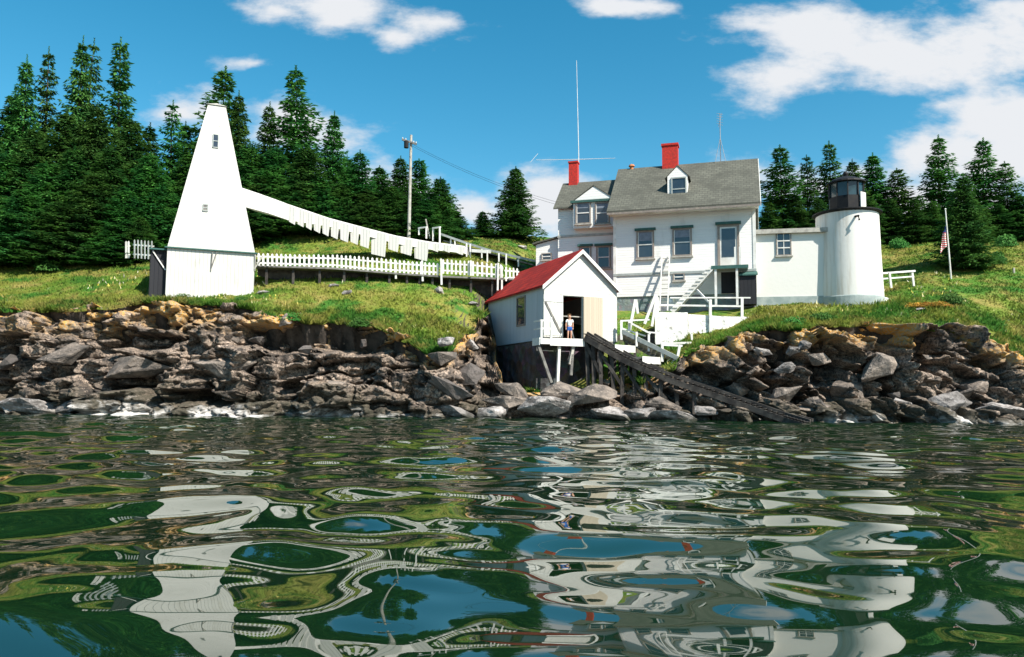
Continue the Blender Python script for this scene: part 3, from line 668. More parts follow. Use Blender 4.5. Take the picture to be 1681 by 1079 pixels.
stair.part('handrail', MB().bar((lxa, -1.15, lz + .85), (bx_, -1.15, bz_ + .85), .06, .06), 'white_paint') if False else None
# ladder
lad = Thing('ladder', "white ladder leaning on the front wall of the keeper's house between windows", 'ladder', house.W(0, 0, 0), HA)
ax, az = lad.hit(1087, 418, -.08); bx2, bz2 = lad.hit(1083, 512, -1.3); w_ = .42
bz2 = max(bz2, -1.0)
for s_ in (0, w_): lad.part('rail', MB().bar((ax + s_, -.10, az), (bx2 + s_, -1.3, bz2), .06, .09), 'white_paint')
for k in range(1, 13):
    t = k / 13; lad.part('rung', MB().bar((ax + (bx2 - ax) * t, -.1 - 1.2 * t, az + (bz2 - az) * t), (ax + w_ + (bx2 - ax) * t, -.1 - 1.2 * t, az + (bz2 - az) * t), .035), 'pale_wood')

# ------------------------------------------------------------------ lighthouse and workroom
lc = at(1394, 490, 41.0); lc2 = Vector((lc.x, 41.0 + .0, lc.z))
LR = 52 / F * 41.0 * .98
lh = Thing('lighthouse', 'short white round lighthouse tower with black lantern room', 'lighthouse', lc2, 0)
ltop = lh.hit(1390, 356, 0)[1]
lh.part('tower', MB().lathe([(LR * 1.03, 0), (LR * .985, ltop * .5), (LR * .955, ltop)], 64), 'lighthouse_white', smooth=False)
for p_ in lh.o.children[0].data.polygons: p_.use_smooth = True
lh.o.children[0].data.set_sharp_from_angle(angle=R(40))
lh.part('foundation', MB().lathe([(LR * 1.06, -1.0), (LR * 1.05, -.05), (LR * 1.035, 0)], 48), 'concrete')
lh.part('gallery', MB().lathe([(LR * .97, ltop + .005), (LR * 1.06, ltop + .08), (LR * 1.06, ltop + .13), (LR * .6, ltop + .26)], 48), 'black_iron')
gt = lh.hit(1386, 326, 0)[1]; gg = lh.hit(1386, 303, 0)[1]; rr_ = 27.5 / F * 41.0
lh.part('lantern_wall', MB().lathe([(rr_, ltop + .25), (rr_, gt)], 10), 'black_iron')
gl = lh.part('lantern_glass', MB().lathe([(rr_ * .95, gt + .002), (rr_ * .95, gg)], 10), 'lantern_glass')
bars_ = MB()
for k in range(10):
    t = 2 * math.pi * k / 10; bars_.bar((rr_ * math.cos(t), rr_ * math.sin(t), gt), (rr_ * math.cos(t), rr_ * math.sin(t), gg), .05)
lh.part('lantern_bars', bars_, 'black_iron', gl)
lh.part('lantern_roof', MB().lathe([(rr_ * 1.14, gg), (rr_ * 1.12, gg + .08), (rr_ * .55, gg + .34), (.12, gg + .45), (.16, gg + .58), (.09, gg + .7), (.02, gg + .74)], 20), 'black_iron')
t = R(-56); cx_, cy_ = rr_ * 1.0 * math.cos(t), rr_ * 1.0 * math.sin(t)
dp = MB(); tx, ty = -math.sin(t), math.cos(t)
dp.prism([(cx_ - tx * .24 + .03, cy_ - ty * .24 - .03, ltop + .3), (cx_ + tx * .24 + .03, cy_ + ty * .24 - .03, ltop + .3), (cx_ + tx * .24 + .03, cy_ + ty * .24 - .03, gt + .15), (cx_ - tx * .24 + .03, cy_ - ty * .24 - .03, gt + .15)], (.05 * math.cos(t), .05 * math.sin(t), 0))
lh.part('lantern_door', dp, 'white_paint')
rl = MB(); RRr_ = LR * 1.08; npst = 14
for k in range(npst): t = 2 * math.pi * k / npst; rl.tube([(RRr_ * math.cos(t), RRr_ * math.sin(t), ltop + .2), (RRr_ * math.cos(t), RRr_ * math.sin(t), ltop + .2)], .02, 5)
fl = MB(); 
# small vent pipe that throws the slanting shadow on the drum
lh.part('vent_pipe', MB().tube([(-.25, -LR * .93, ltop - .35), (-.22, -LR * 1.12, ltop - .38), (-.2, -LR * 1.14, ltop - .62)], .06, 8), 'black_iron')
wk = Thing('workroom', "low white flat roofed room joining the lighthouse to the keeper's house", 'building', at(1238, 488, 41.2), R(-12))
wx1, _ = wk.hit(1362, 484); wz = wk.hit(1290, 384, 0)[1]
wk.part('wall', MB().box(.0, wx1, 0, 3.0, 0, wz), 'lighthouse_white')
wk.part('foundation', MB().box(-.02, wx1, -.04, 2.9, -.9, 0), 'concrete')
wk.part('roof', MB().box(-.1, wx1, -.22, 3.1, wz + .002, wz + .24), 'pale_wood')
window(wk, *rect(wk, 1274, 383, 1299, 420), 0, 2, 3, trim='window_trim', cap=False, fw=.05)
pad = MB(); q0 = at(1452, 500, 40.2); pad.box(-.35, .55, -.5, .5, -.5, .35)
pd = Thing('white_boulder', 'whitewashed stone block at the right foot of the lighthouse', 'rock', at(1449, 496, 40.4), R(10)); 
# (its mesh is added with the rocks)

# ------------------------------------------------------------------ boathouse
BA = R(22.5); bh = Thing('boathouse', 'small white boathouse with red shingled roof and open front doors above the rocks', 'boathouse', at(893, 557, 36.8), BA)
bw_ = bh.hit(1013, 552)[0]; BD = 7.7; bze = (bh.hit(897, 470)[1] + bh.hit(1009, 474)[1]) / 2; bzr = bh.hit(954, 414)[1]
dx0, _ = bh.hit(924, 520); dx1, dz1 = bh.hit(956, 488); xm = bw_ / 2
T_ = .12; fw_ = MB()
fw_.box(0, dx0, 0, T_, 0, dz1).box(dx1, bw_, 0, T_, 0, dz1)
fw_.prism([(0, 0, dz1), (bw_, 0, dz1), (bw_, 0, bze), (xm, 0, bzr), (0, 0, bze)], (0, T_, 0))
bh.part('front_wall', fw_, 'tower_shingle')
sw_ = MB().box(0, T_, T_, BD, 0, bze - .02); bh.part('side_wall', sw_, 'shaded_boathouse_side')
bh.part('side_wall', MB().box(bw_ - T_, bw_, T_, BD, 0, bze - .02), 'white_vertical')
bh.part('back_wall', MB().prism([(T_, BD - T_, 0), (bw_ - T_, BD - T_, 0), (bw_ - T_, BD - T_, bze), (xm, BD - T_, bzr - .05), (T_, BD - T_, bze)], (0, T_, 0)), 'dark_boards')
bh.part('floor', MB().box(T_, bw_ - T_, .0, BD - T_, -.12, -.002), 'weathered_wood')
bh.part('foundation', MB().box(-.25, bw_ * .8, .35, BD - .2, -3.6, -.125), 'shaded_rubble')  # added dark wall where shadowed rock lies under the boathouse
bh.part('roof', gabled_roof(0, bw_, 0, BD, bze, bzr, 'y', .16, .16, .12), 'red_shingle')
rk = MB(); e = -.165; s2 = (bzr - bze) / xm; ovx = .16
rk.prism([(-ovx, e, bze - s2 * ovx - .1), (-ovx, e, bze - s2 * ovx + .1), (xm, e, bzr + .11), (bw_ + ovx, e, bze - s2 * ovx + .1), (bw_ + ovx, e, bze - s2 * ovx - .1), (xm, e, bzr - .1)], (0, -.03, 0))
bh.part('rake_board', rk, 'white_paint')
# side window on local plane x=0 : build a box frame by hand
wy0, wy1 = 2.6, 3.9
def side_hit(px, py):
    o = bh.inv @ Vector((0, 0, CAMH)); d = bh.inv.to_3x3() @ ray(px, py); t = (0 - o.x) / d.x; p = o + d * t; return p.y, p.z
wy1, _ = side_hit(849, 510); wy0, wz0 = side_hit(863, 534); _, wz1 = side_hit(856, 487)
f = MB().box(-.06, 0, wy0, wy0 + .07, wz0, wz1).box(-.06, 0, wy1 - .07, wy1, wz0, wz1).box(-.06, 0, wy0 + .07, wy1 - .07, wz0, wz0 + .08).box(-.06, 0, wy0 + .07, wy1 - .07, wz1 - .08, wz1)
w = bh.part('window', f, 'window_trim'); bh.part('pane', MB().box(-.02, -.003, wy0 + .07, wy1 - .07, wz0 + .08, wz1 - .08), 'glass', w)
# doors
lx0, _ = bh.hit(891, 520, -.06)
dl = bh.part('door', MB().box(dx0 - (dx1 - dx0) - .0, dx0 - .03, -.09, -.03, .12, dz1 + .02), 'white_vertical', label='white door leaf folded open on the left')
a0, a1 = dx0 - (dx1 - dx0), dx0 - .03
bh.part('brace', MB().bar((a0 + .08, -.11, dz1 - .35), (a1 - .12, -.11, .3), .09, .03, (0, -1, 0)), 'weathered_wood', dl)
bh.part('ledge', MB().box(a0 + .02, a1 - .02, -.115, -.092, dz1 - .32, dz1 - .2).box(a0 + .02, a1 - .02, -.115, -.092, .2, .32), 'white_paint', dl)
e1, _ = bh.hit(988, 520); bh.part('door', MB().box(dx1 + .03, e1, -.09, -.03, .1, dz1 + .02), 'tan_door', label='bare tan door leaf folded open on the right')
bh.part('door_rail', MB().box(dx0 - .1, e1, -.05, -.002, dz1 + .03, dz1 + .13), 'white_paint')
bh.part('door_bar', MB().bar((dx0, .2, dz1 * .55), (dx1, .2, dz1 * .55), .05), 'pale_wood')
inn = MB()
for k, (xx, hh) in enumerate(((dx0 + .9, .5), (dx1 - .15, .3))): inn.bar((xx, .5, 0), (xx - .15, .7, hh + .35), .06)
bh.part('prop', inn, 'pale_wood')
# deck in front
dk = Thing('boathouse_deck', 'small white edged wooden deck on posts before the boathouse doors', 'deck', bh.W(0, 0, 0), BA)
da, _ = dk.hit(886, 558, -.9); db, _ = dk.hit(960, 560, -.9)
dk.part('boards', MB().box(da, db, -.95, -.12, -.14, -.03), 'pale_wood')
dk.part('edge_board', MB().box(da + .5, db, -1.0, -.955, -.36, .0).box(da, da + .5, -1.0, -.955, -.30, -.04), 'white_paint')
dk.part('edge_board', MB().box(da - .04, da - .002, -.95, -.13, -.35, .0), 'white_paint')
for px_, h_ in ((889, 1.0), (905, 1.15)):
    x_, _ = dk.hit(px_, 545, -.93); dk.part('post', MB().box(x_ - .045, x_ + .045, -.94, -.85, -.03, h_ * .85), 'white_paint')
xa_, _ = dk.hit(889, 545, -.93); xb_, _ = dk.hit(905, 545, -.93)
for z_ in (.40, .78): dk.part('rail', MB().box(xa_, xb_, -.93, -.88, z_, z_ + .07), 'white_paint')
dk.part('rail', MB().box(da + .01, da + .06, -.9, -.15, .78, .85).box(da + .01, da + .06, -.9, -.15, .4, .47), 'white_paint')
for (pa, ya, pb, yb, mt) in ((918, 566, 915, 622, 'white_paint'), (942, 564, 935, 588, 'pale_wood'), (939, 582, 937, 606, 'weathered_wood'), (884, 568, 905, 618, 'weathered_wood')):
    u, v = dk.hit(pa, ya, -.8), dk.hit(pb, yb, -.8); dk.part('leg', MB().bar((u[0], -.8, u[1]), (v[0], -.8, v[1] - .3), .13), mt)

# ------------------------------------------------------------------ bell tower
TA = R(22); bt = Thing('bell_tower', 'tall white tapering pyramid fog bell tower with one dark window', 'bell tower', at(271, 487, 40.0), TA)
tw = bt.hit(416, 488)[0]; zl = (bt.hit(272, 408)[1] + bt.hit(417, 416)[1]) / 2
lx_, tz = bt.hit(341, 176, tw / 2); rx_, _ = bt.hit(373, 176, tw / 2); ts = (rx_ - lx_) * .9; tcx = (lx_ + rx_) / 2 - .05; tcx = tw / 2 * .3 + tcx * .7
bt.part('base', MB().box(0, tw, 0, tw, -.15, zl), 'white_vertical')
bt.part('ledge', MB().box(-.12, tw + .12, -.14, tw + .12, zl, zl + .06), 'cap_green')
y0_, y1_ = tw / 2 - ts / 2, tw / 2 + ts / 2; z0 = zl + .06
bt.part('shaft', MB().add([(0, 0, z0), (tw, 0, z0), (tw, tw, z0), (0, tw, z0), (tcx - ts / 2, y0_, tz), (tcx + ts / 2, y0_, tz), (tcx + ts / 2, y1_, tz), (tcx - ts / 2, y1_, tz)],
     [(3,2,1,0),(4,5,6,7),(0,1,5,4),(1,2,6,5),(2,3,7,6),(3,0,4,7)]), 'tower_shingle')
c_ = ts / 2 + .07
bt.part('cap', MB().add([(tcx - c_, tw / 2 - c_, tz + .003), (tcx + c_, tw / 2 - c_, tz + .003), (tcx + c_, tw / 2 + c_, tz + .003), (tcx - c_, tw / 2 + c_, tz + .003), (tcx, tw / 2, tz + .3)], [(3, 2, 1, 0), (0, 1, 4), (1, 2, 4), (2, 3, 4), (3, 0, 4)]), 'orange_clay' if False else 'pale_wood')
def tower_plane_y(z): return y0_ * (z - z0) / (tz - z0)
def on_tower(px, py):
    y = 0
    for _ in range(6):
        x, z = bt.hit(px, py, y); y = tower_plane_y(z)
    return x, y, z
def tower_win(px0, py0, px1, py1, mat, fmat, nm, pr=.04):
    x0, ya, z1 = on_tower(px0, py0); x1, yb, z0w = on_tower(px1, py1)
    mb = MB().prism([(x0, yb - pr, z0w), (x1, yb - pr, z0w), (x1, ya - pr, z1), (x0, ya - pr, z1)], (0, .06, 0)); w = bt.part(nm, mb, mat)
    f = MB(); e = .045
    for (p, q_) in (((x0, yb - pr, z0w), (x0, ya - pr, z1)), ((x1, yb - pr, z0w), (x1, ya - pr, z1)), ((x0, yb - pr, z0w), (x1, yb - pr, z0w)), ((x0, ya - pr, z1), (x1, ya - pr, z1)), ((x0, (ya + yb) / 2 - pr, (z1 + z0w) / 2), (x1, (ya + yb) / 2 - pr, (z1 + z0w) / 2))): f.bar(p, q_, e)
    bt.part('frame', f, fmat, w)
tower_win(350, 221, 358, 243, 'glass', 'trim_grey', 'window')
tower_win(333, 336, 341, 347, 'weathered_wood', 'trim_grey', 'vent')
# brackets beneath the ledge
for (pa, pb, ya, yb) in ((349, 346, 414, 445), (356, 347, 414, 440)):
    a = bt.hit(pa, ya, -.12); b = bt.hit(pb, yb, -.02); bt.part('bracket', MB().bar((a[0], -.10, a[1]), (b[0], -.03, b[1]), .05, .06), 'weathered_wood')
for (a, b) in (((tw + .02, -.1, zl - .05), (tw + .02, -.02, zl - .95)), ((tw + .4, -.1, zl - .1), (tw, -.04, zl - .85))):
    bt.part('bracket', MB().bar(a, b, .06), 'pale_wood')
# added near-black box standing in for the tower's shaded left wall
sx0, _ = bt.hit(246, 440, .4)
sbox = bt.part('shade_box', MB().box(sx0, -.012, .4, 3.4, -.6, zl - .1), 'dark_boards')
bt.part('shade_box_roof', MB().box(sx0 - .06, -.012, .2, 3.5, zl - .095, zl - .02), 'cap_green', sbox)
bt.part('bracket', MB().bar((sx0 + .1, .34, zl - .15), (-.05, .34, zl - 1.15), .06), 'white_paint')

FOOT = [(house.o.location.x, house.o.location.y, HA, ex0 - 1.3, hw + .1, -.1, 9), (house.o.location.x, house.o.location.y, HA, 0, hw, -1.2, 9), (bh.o.location.x, bh.o.location.y, BA, -.2, bw_ + .2, -1.2, BD),
        (bt.o.location.x, bt.o.location.y, TA, sx0 - .1, tw, .05, tw), (lc2.x, lc2.y, 0, -LR, LR, -LR * .85, LR), (wk.o.location.x, wk.o.location.y, R(-12), 0, wx1, 0, 3)]

# ------------------------------------------------------------------ covered ramp from tower to hill
ramp = Thing('covered_ramp', 'long white boarded chute sloping from the bell tower down to the hillside', 'ramp', (at(400, 345, 42.5)), 0)
TOPL = [(396, 308), (440, 323), (475, 336), (540, 358), (600, 374), (650, 387), (700, 396), (762, 404)]
BOTL = [(396, 338), (440, 350), (475, 362), (540, 372), (600, 387), (650, 400), (700, 409), (762, 416)]
def rY(px): return np.interp(px, [396, 760], [43.0, 48.5])
mb = MB(); pr = []
for (a, b) in zip(TOPL, BOTL):
    Y = float(rY(a[0])); p, q_ = at(a[0], a[1], Y), at(a[0], b[1], Y); pr.append((p, q_))
for i in range(len(pr) - 1):
    if i > 4: pass
    (p, q_), (p2, q2) = pr[i], pr[i + 1]; o_ = Vector((.35, 1.3, 0))
    mb.add([p, q_, q2, p2, p + o_, q_ + o_, q2 + o_, p2 + o_], [(0, 1, 2, 3), (7, 6, 5, 4), (0, 3, 7, 4), (1, 5, 6, 2), (0, 4, 5, 1), (3, 2, 6, 7)])
ramp.part('enclosure', mb, 'white_paint', world=True)
PAN = [(474, 487, 367), (488, 501, 371), (502, 514, 376), (515, 528, 381), (529, 542, 386), (543, 557, 391), (558, 574, 396), (575, 590, 400), (591, 608, 406), (609, 635, 420), (637, 656, 412), (657, 678, 418), (680, 704, 427), (705, 722, 412), (724, 741, 413), (745, 763, 417)]
for k, (a, b, yb) in enumerate(PAN):
    Y = float(rY((a + b) / 2)) - .12 + .05 * (k % 2); yt = np.interp(a, [p[0] for p in TOPL], [p[1] for p in TOPL]) + 2
    yt2 = np.interp(b, [p[0] for p in TOPL], [p[1] for p in TOPL]) + 2
    P4 = [at(a, yt, Y), at(a + .5, yb - 3, Y), at(b - 3.5, yb + 2, Y + .02), at(b, yt2, Y + .02)]
    ramp.part('side_panel', MB().prism(P4, (0.01, .05, 0)), 'white_vertical', world=True)

# ------------------------------------------------------------------ picket fences
def picket_run(pts, label, group, step=.24, h=.8, postpx=(), legs=(), deck=None, ledge=True):
    """pts: (px, py_top, py_bottom, Y)"""
    a = pts[0]; base = at(a[0], a[2], a[3]); th = Thing('picket_fence', label, 'fence', base, 0, group)
    W = [(at(p[0], p[1], p[3]), at(p[0], p[2], p[3])) for p in pts]; mb = MB(); rails = MB()
    for i in range(len(W) - 1):
        (t0, b0), (t1, b1) = W[i], W[i + 1]; L = (t1 - t0).length; n = max(int(L / step), 2)
        for k in range(n):
            t = (k + .5) / n; T0 = t0.lerp(t1, t); B0 = b0.lerp(b1, t); ww = .055; d = (t1 - t0).normalized() * ww
            T0 = T0 + Vector((0, 0, random.uniform(-.02, .02)))
            mb.prism([B0 - d, B0 + d, T0 + d - Vector((0, 0, .06)), T0, T0 - d - Vector((0, 0, .06))], (0, .025, 0))
        for f_ in (.22, .72):
            rails.bar(b0.lerp(t0, f_) + Vector((0, .05, 0)), b1.lerp(t1, f_) + Vector((0, .05, 0)), .04, .09)
    th.part('pickets', mb, 'white_paint', world=True); th.part('rail', rails, 'white_paint', world=True)
    for p in legs: th.part('post', MB().bar(at(*p[:3]), at(p[3], p[4], p[2]), .1), 'white_paint', world=True)
    if deck:
        m2 = MB(); P = [at(*q_) for q_ in deck]
        for i in range(len(P) - 1): m2.bar(P[i], P[i + 1], 1.1, .14)
    return th
picket_run([(421, 415, 436, 41.8), (480, 417, 438, 42.2), (550, 418, 440, 42.6), (600, 421, 446, 42.9), (660, 427, 449, 43.2), (722, 432, 452, 43.5)],
           'long white picket fence running right from the foot of the bell tower', 'white picket fences', legs=[(693, 428, 43.4, 694, 462), (650, 428, 43.2, 650, 458)])
picket_run([(724, 425, 449, 43.4), (780, 429, 453, 43.6), (826, 434, 457, 43.8)], 'raised white picket fence panel between two tall posts on the boardwalk', 'white picket fences',
           legs=[(724, 425, 43.35, 725, 468), (818, 432, 43.7, 817, 477), (773, 428, 43.5, 773, 453)])
picket_run([(828, 437, 462, 43.9), (852, 441, 460, 44.4)], 'short white picket fence end meeting the red boathouse roof', 'white picket fences', legs=[(824, 437, 43.8, 824, 478)])
picket_run([(205, 396, 424, 45.5), (213, 396, 424, 45.5)], 'narrow white picket post piece at the edge of the spruces', 'white picket fences', step=.3)
picket_run([(218, 393, 424, 45), (252, 396, 426, 44.2)], 'white picket fence just left of the bell tower', 'white picket fences', step=.28)
bwk = Thing('boardwalk', 'dark wooden boardwalk under the long picket fence', 'walkway', at(560, 450, 43.4), 0)
P = [at(421, 440, 42.6), at(550, 444, 43.3), at(660, 453, 43.9), at(722, 457, 44.2), at(826, 461, 44.5), at(880, 462, 45.5)]
mb = MB(); sk_ = MB()
for i in range(len(P) - 1): mb.bar(P[i], P[i + 1], 1.5, .1); 
bwk.part('planks', mb, 'weathered_wood', world=True)
for i in range(1, len(P)):
    for k in range(3):
        p = P[i - 1].lerp(P[i], (k + .5) / 3); bwk.part('leg', MB().bar(p + Vector((0, -.5, 0)), p + Vector((0, -.5, -1.0)), .12), 'dark_wood', world=True)
    sk_.prism([P[i-1] + Vector((0, .2, -.06)), P[i] + Vector((0, .2, -.06)), P[i] + Vector((0, .2, -1.3)), P[i-1] + Vector((0, .2, -.4 if i < 2 else -1.3))], (0, .08, 0))
bwk.part('under_shade', sk_, 'dark_wood', world=True)  # dark sheet added behind the legs as the shade beneath the walk
# upper walk with grey handrail
upw = Thing('handrail_walk', 'grey handrail on white posts descending the hill to the house', 'railing', at(870, 440, 47), 0)
HR = [(722, 384, 50), (765, 399, 49.3), (800, 410, 48.7), (840, 420, 48), (880, 429, 47.2)]
for i in range(len(HR) - 1): upw.part('handrail', MB().bar(at(*HR[i]), at(*HR[i + 1]), .12, .14), 'trim_grey', world=True)
for (x, a, b, Y) in ((740, 390, 404, 49.8), (747, 393, 404, 49.6), (766, 400, 420, 49), (772, 401, 424, 49), (791, 409, 422, 48.7), (800, 412, 430, 48.6), (819, 416, 428, 48.3), (831, 417, 436, 48.1), (851, 424, 436, 47.8)):
    upw.part('post', MB().bar(at(x, a, Y), at(x, b + 2, Y), .09), 'white_paint', world=True)
upw.part('white_board', MB().prism([at(774, 409, 48.8), at(806, 411, 48.5), at(806, 416, 48.5), at(774, 414, 48.8)], (0, .06, 0)), 'white_paint', world=True)
upw.part('walk_planks', MB().bar(at(735, 398, 50.6), at(880, 437, 48), 1.2, .08), 'weathered_wood', world=True)
GL_ = ['left white gate frame on the hill beside the utility pole', 'right white gate frame on the hill at the top of the handrail']
for k, (a, b, t, bt_) in enumerate(((688, 700, 373, 392), (711, 722, 373, 402))):
    g_ = Thing('gate_frame', GL_[k], 'gate', at(a, bt_, 49.5), 0, 'white gate frames')
    g_.part('post', MB().bar(at(a, t + 2, 49.9), at(a, bt_ - 6, 49.9), .1), 'white_paint', world=True)
    g_.part('post', MB().bar(at(b, t, 49.5), at(b, bt_, 49.5), .1), 'white_paint', world=True)
    g_.part('crossbar', MB().bar(at(a - 1, t + 2, 49.9), at(b + 1, t, 49.5), .1), 'white_paint', world=True)
tag(MB().bar(at(699, 360, 51), at(706, 392, 51), .08).build('leaning_pole', 'pale_wood'), 'short leaning pole between the two white gate frames', 'pole')

# ------------------------------------------------------------------ utility pole and wires
UY = 51.0; up_ = Thing('utility_pole', 'tall pale utility pole with crossarm and transformer before the spruces', 'utility pole', at(671, 386, UY), 0)
up_.part('pole', MB().tube([at(671, 392, UY), at(675, 222, UY)], [.12, .085], 10), 'pale_wood', world=True)
up_.part('crossarm', MB().bar(at(660, 229, UY - .15), at(684, 237, UY - .15), .1, .12), 'weathered_wood', world=True)
up_.part('transformer', MB().tube([at(667, 232, UY - .3), at(667, 243, UY - .3)], .16, 10), 'black_iron', world=True)
ins = MB()
for x in (661, 666, 679, 683): p = at(x, 229 + (x - 660) * .33, UY - .15); ins.tube([p, p + Vector((0, 0, .16))], [.05, .035], 6)
up_.part('insulators', ins, 'ceramic', world=True)
for k in range(2):
    a = at(662 + 9 * k, 232 + 2 * k, UY - .15); b = house.W(ex0 + 1 + .2 * k, 3, eze + .1 + .12 * k); pts = []
    for i in range(13): t = i / 12; p = a.lerp(b, t); p.z -= 1.3 * 4 * t * (1 - t) * .35; pts.append(p)
    tag(MB().tube(pts, .008, 4).build('power_line', 'black_iron'), 'thin dark overhead wire sagging from the utility pole to the house', 'wire', 'overhead wires')

# ------------------------------------------------------------------ flagpole and fence by lighthouse
fp = Thing('flagpole', 'slightly leaning white flagpole on the grass right of the lighthouse', 'flagpole', at(1562, 463, 43.5), 0)
fp.part('pole', MB().tube([at(1562, 466, 43.5), at(1552, 345, 43.5)], [.05, .03], 8), 'white_paint', world=True)
fp.part('finial', MB().lathe([(.02, 0), (.06, .05), (.02, .1)], 8, (0, 0)), 'white_paint') .location = fp.inv @ at(1552, 345, 43.5)
fa = at(1553, 370, 43.45); nn = 12; V = []; Fc = []
for i in range(nn + 1):
    for j in range(9):
        t = i / nn; s_ = j / 8; x = -s_ * (.22 + .42 * t * (1 - .35 * t)); V.append((x * .85 - .0, .07 * math.sin(s_ * 9 + t * 3), -1.2 * t + .8 - .45 * s_))
for i in range(nn):
    for j in range(8): a = i * 9 + j; Fc.append((a, a + 1, a + 10, a + 9))
fo = MB().add(V, Fc).build('flag', 'flag_cloth', parent=fp.o, smooth=True); fo.location = fp.inv @ (fa + Vector((0, 0, -.8)))
tag(fo, 'small red and white striped flag hanging limp on the leaning flagpole', 'flag'); fo.parent = None; fo.location = fa + Vector((0, 0, -.8))
rf = Thing('rail_fence', 'low white two rail fence just right of the lighthouse', 'fence', at(1475, 470, 42.5), 0)
rf.part('rail', MB().bar(at(1447, 449, 42.3), at(1502, 445, 43), .08, .1), 'white_paint', world=True)
rf.part('rail', MB().bar(at(1447, 458, 42.3), at(1500, 454, 43), .06, .08), 'white_paint', world=True)
for (a, b, c_, Y) in ((1460, 447, 473, 42.4), (1497, 445, 470, 43)): rf.part('post', MB().bar(at(a, b, Y), at(a + 3, c_, Y), .1), 'white_paint', world=True)
tag(MB().bar(at(1664, 440, 44), at(1665, 462, 44), .09).build('marker_post', 'pale_wood'), 'small pale marker post in the grass near the right edge', 'post')

# ------------------------------------------------------------------ white retaining wall, lower walk, trestle
rw = Thing('retaining_wall', 'whitewashed stone retaining wall below the entry staircase', 'wall', at(1078, 562, 39.2), 0)
mb = MB().prism([at(1077, 513, 39.1), at(1129, 513, 39.1), at(1129, 556, 39.1), at(1112, 564, 39.1), at(1077, 562, 39.1)], (.1, .9, 0)); rw.part('block', mb, 'whitewashed_stone', world=True)
mb = MB().prism([at(1130, 516, 39.4), at(1180, 519, 39.3), at(1246, 521, 39.1), at(1242, 535, 39.1), at(1200, 542, 39.2), at(1160, 549, 39.3), at(1130, 556, 39.4)], (.1, .5, 0)); rw.part('wall', mb, 'whitewashed_stone', world=True)
yr = Thing('yard_railing', 'white post and rail barrier along the yard edge before the cellar door', 'railing', at(1166, 545, 39.4), 0)
yr.part('rail', MB().bar(at(1079, 501, 39.6), at(1216, 503, 39.2), .07, .09), 'white_paint', world=True)
yr.part('rail', MB().bar(at(1100, 489, 39.6), at(1232, 489, 39.2), .05, .07), 'white_paint', world=True)
for (x, a, b) in ((1079, 488, 514), (1166, 492, 546), (1218, 490, 540)): yr.part('post', MB().bar(at(x, a, 39.25), at(x, b, 39.25), .13), 'white_paint', world=True)
yr.part('brace', MB().bar(at(1144, 476, 39.9), at(1166, 499, 39.3), .09), 'white_paint', world=True)
tr = Thing('landing_trestle', 'white timber steps and trestle frames right of the boathouse', 'trestle', at(1065, 600, 37.5), 0)
for (a, b, Y, w) in (((1043, 492), (1033, 545), 39, .14), ((1044, 492), (1047, 515), 39.1, .12), ((1076, 484), (1058, 532), 39, .14), ((1078, 486), (1070, 536), 39.1, .12), ((1020, 526), (1020, 558), 38, .11),
                     ((1033, 527), (1033, 545), 38.2, .12), ((1045, 545), (1045, 569), 37.6, .1), ((1065, 549), (1065, 577), 37.4, .1), ((1087, 562), (1087, 594), 37, .12), ((1116, 566), (1108, 609), 36.8, .12), ((1135, 548), (1136, 563), 38.2, .1), ((1077, 510), (1077, 563), 38.3, .1)):
    tr.part('post', MB().bar(at(*a, Y), at(*b, Y), w), 'white_paint', world=True)
for (a, b, Y, w) in (((1019, 527), (1066, 525), 38, .08), ((1036, 531), (1068, 548), 38, .09), ((1020, 539), (1060, 552), 38.2, .07), ((1060, 545), (1080, 547), 38, .07), ((1076, 564), (1138, 563), 37.6, .1), ((1114, 584), (1096, 607), 36.8, .15), ((1086, 566), (1120, 568), 37, .1)):
    tr.part('rail', MB().bar(at(*a, Y), at(*b, Y), w), 'white_paint', world=True)
tr.part('stringer', MB().bar(at(1021, 544, 38), at(1112, 588, 36.6), .12, .2), 'trim_grey', world=True)
tr.part('stringer', MB().bar(at(1024, 556, 38.6), at(1100, 600, 37.2), .12, .2), 'weathered_wood', world=True)
st = MB()
for i in range(12): t = (i + .5) / 12; st.bar(at(1022, 548, 38).lerp(at(1108, 590, 36.7), t), at(1026, 558, 38.7).lerp(at(1100, 600, 37.3), t), .22, .04)
tr.part('treads', st, 'pale_wood', world=True)
PL = ['upper grey platform with a white front board beside the boathouse ramp', 'lower grey platform with a white front board beside the boathouse ramp']
for k, (T4, F4) in enumerate(((((985, 570, 37.2), (1008, 557, 38), (1043, 566, 37.6), (1010, 580, 36.6)), ((1010, 580, 36.6), (1043, 566, 37.6))), (((1028, 590, 36.3), (1045, 576, 37.2), (1084, 584, 36.9), (1055, 598, 35.9)), ((1055, 598, 35.9), (1084, 584, 36.9))))):
    P = [at(*q_) for q_ in T4]; zz = sum(p.z for p in P) / 4; P = [Vector((p.x, p.y, zz)) for p in P]
    pt = Thing('landing_platform', PL[k], 'platform', P[3], 0, 'landing platforms')
    pt.part('top', MB().prism(P, (0, 0, -.1)), 'weathered_wood', world=True)
    a, b = P[3], P[2]; pt.part('front_board', MB().prism([a + Vector((0, -.03, .02)), b + Vector((0, -.03, .02)), b + Vector((0, -.03, -.32)), a + Vector((0, -.03, -.32))], (-.02, -.05, 0)), 'white_paint', world=True)
    for p in P: pt.part('leg', MB().bar(p + Vector((0, .12, -.1)), p + Vector((0, .12, -1.2)), .12), 'dark_wood', world=True)

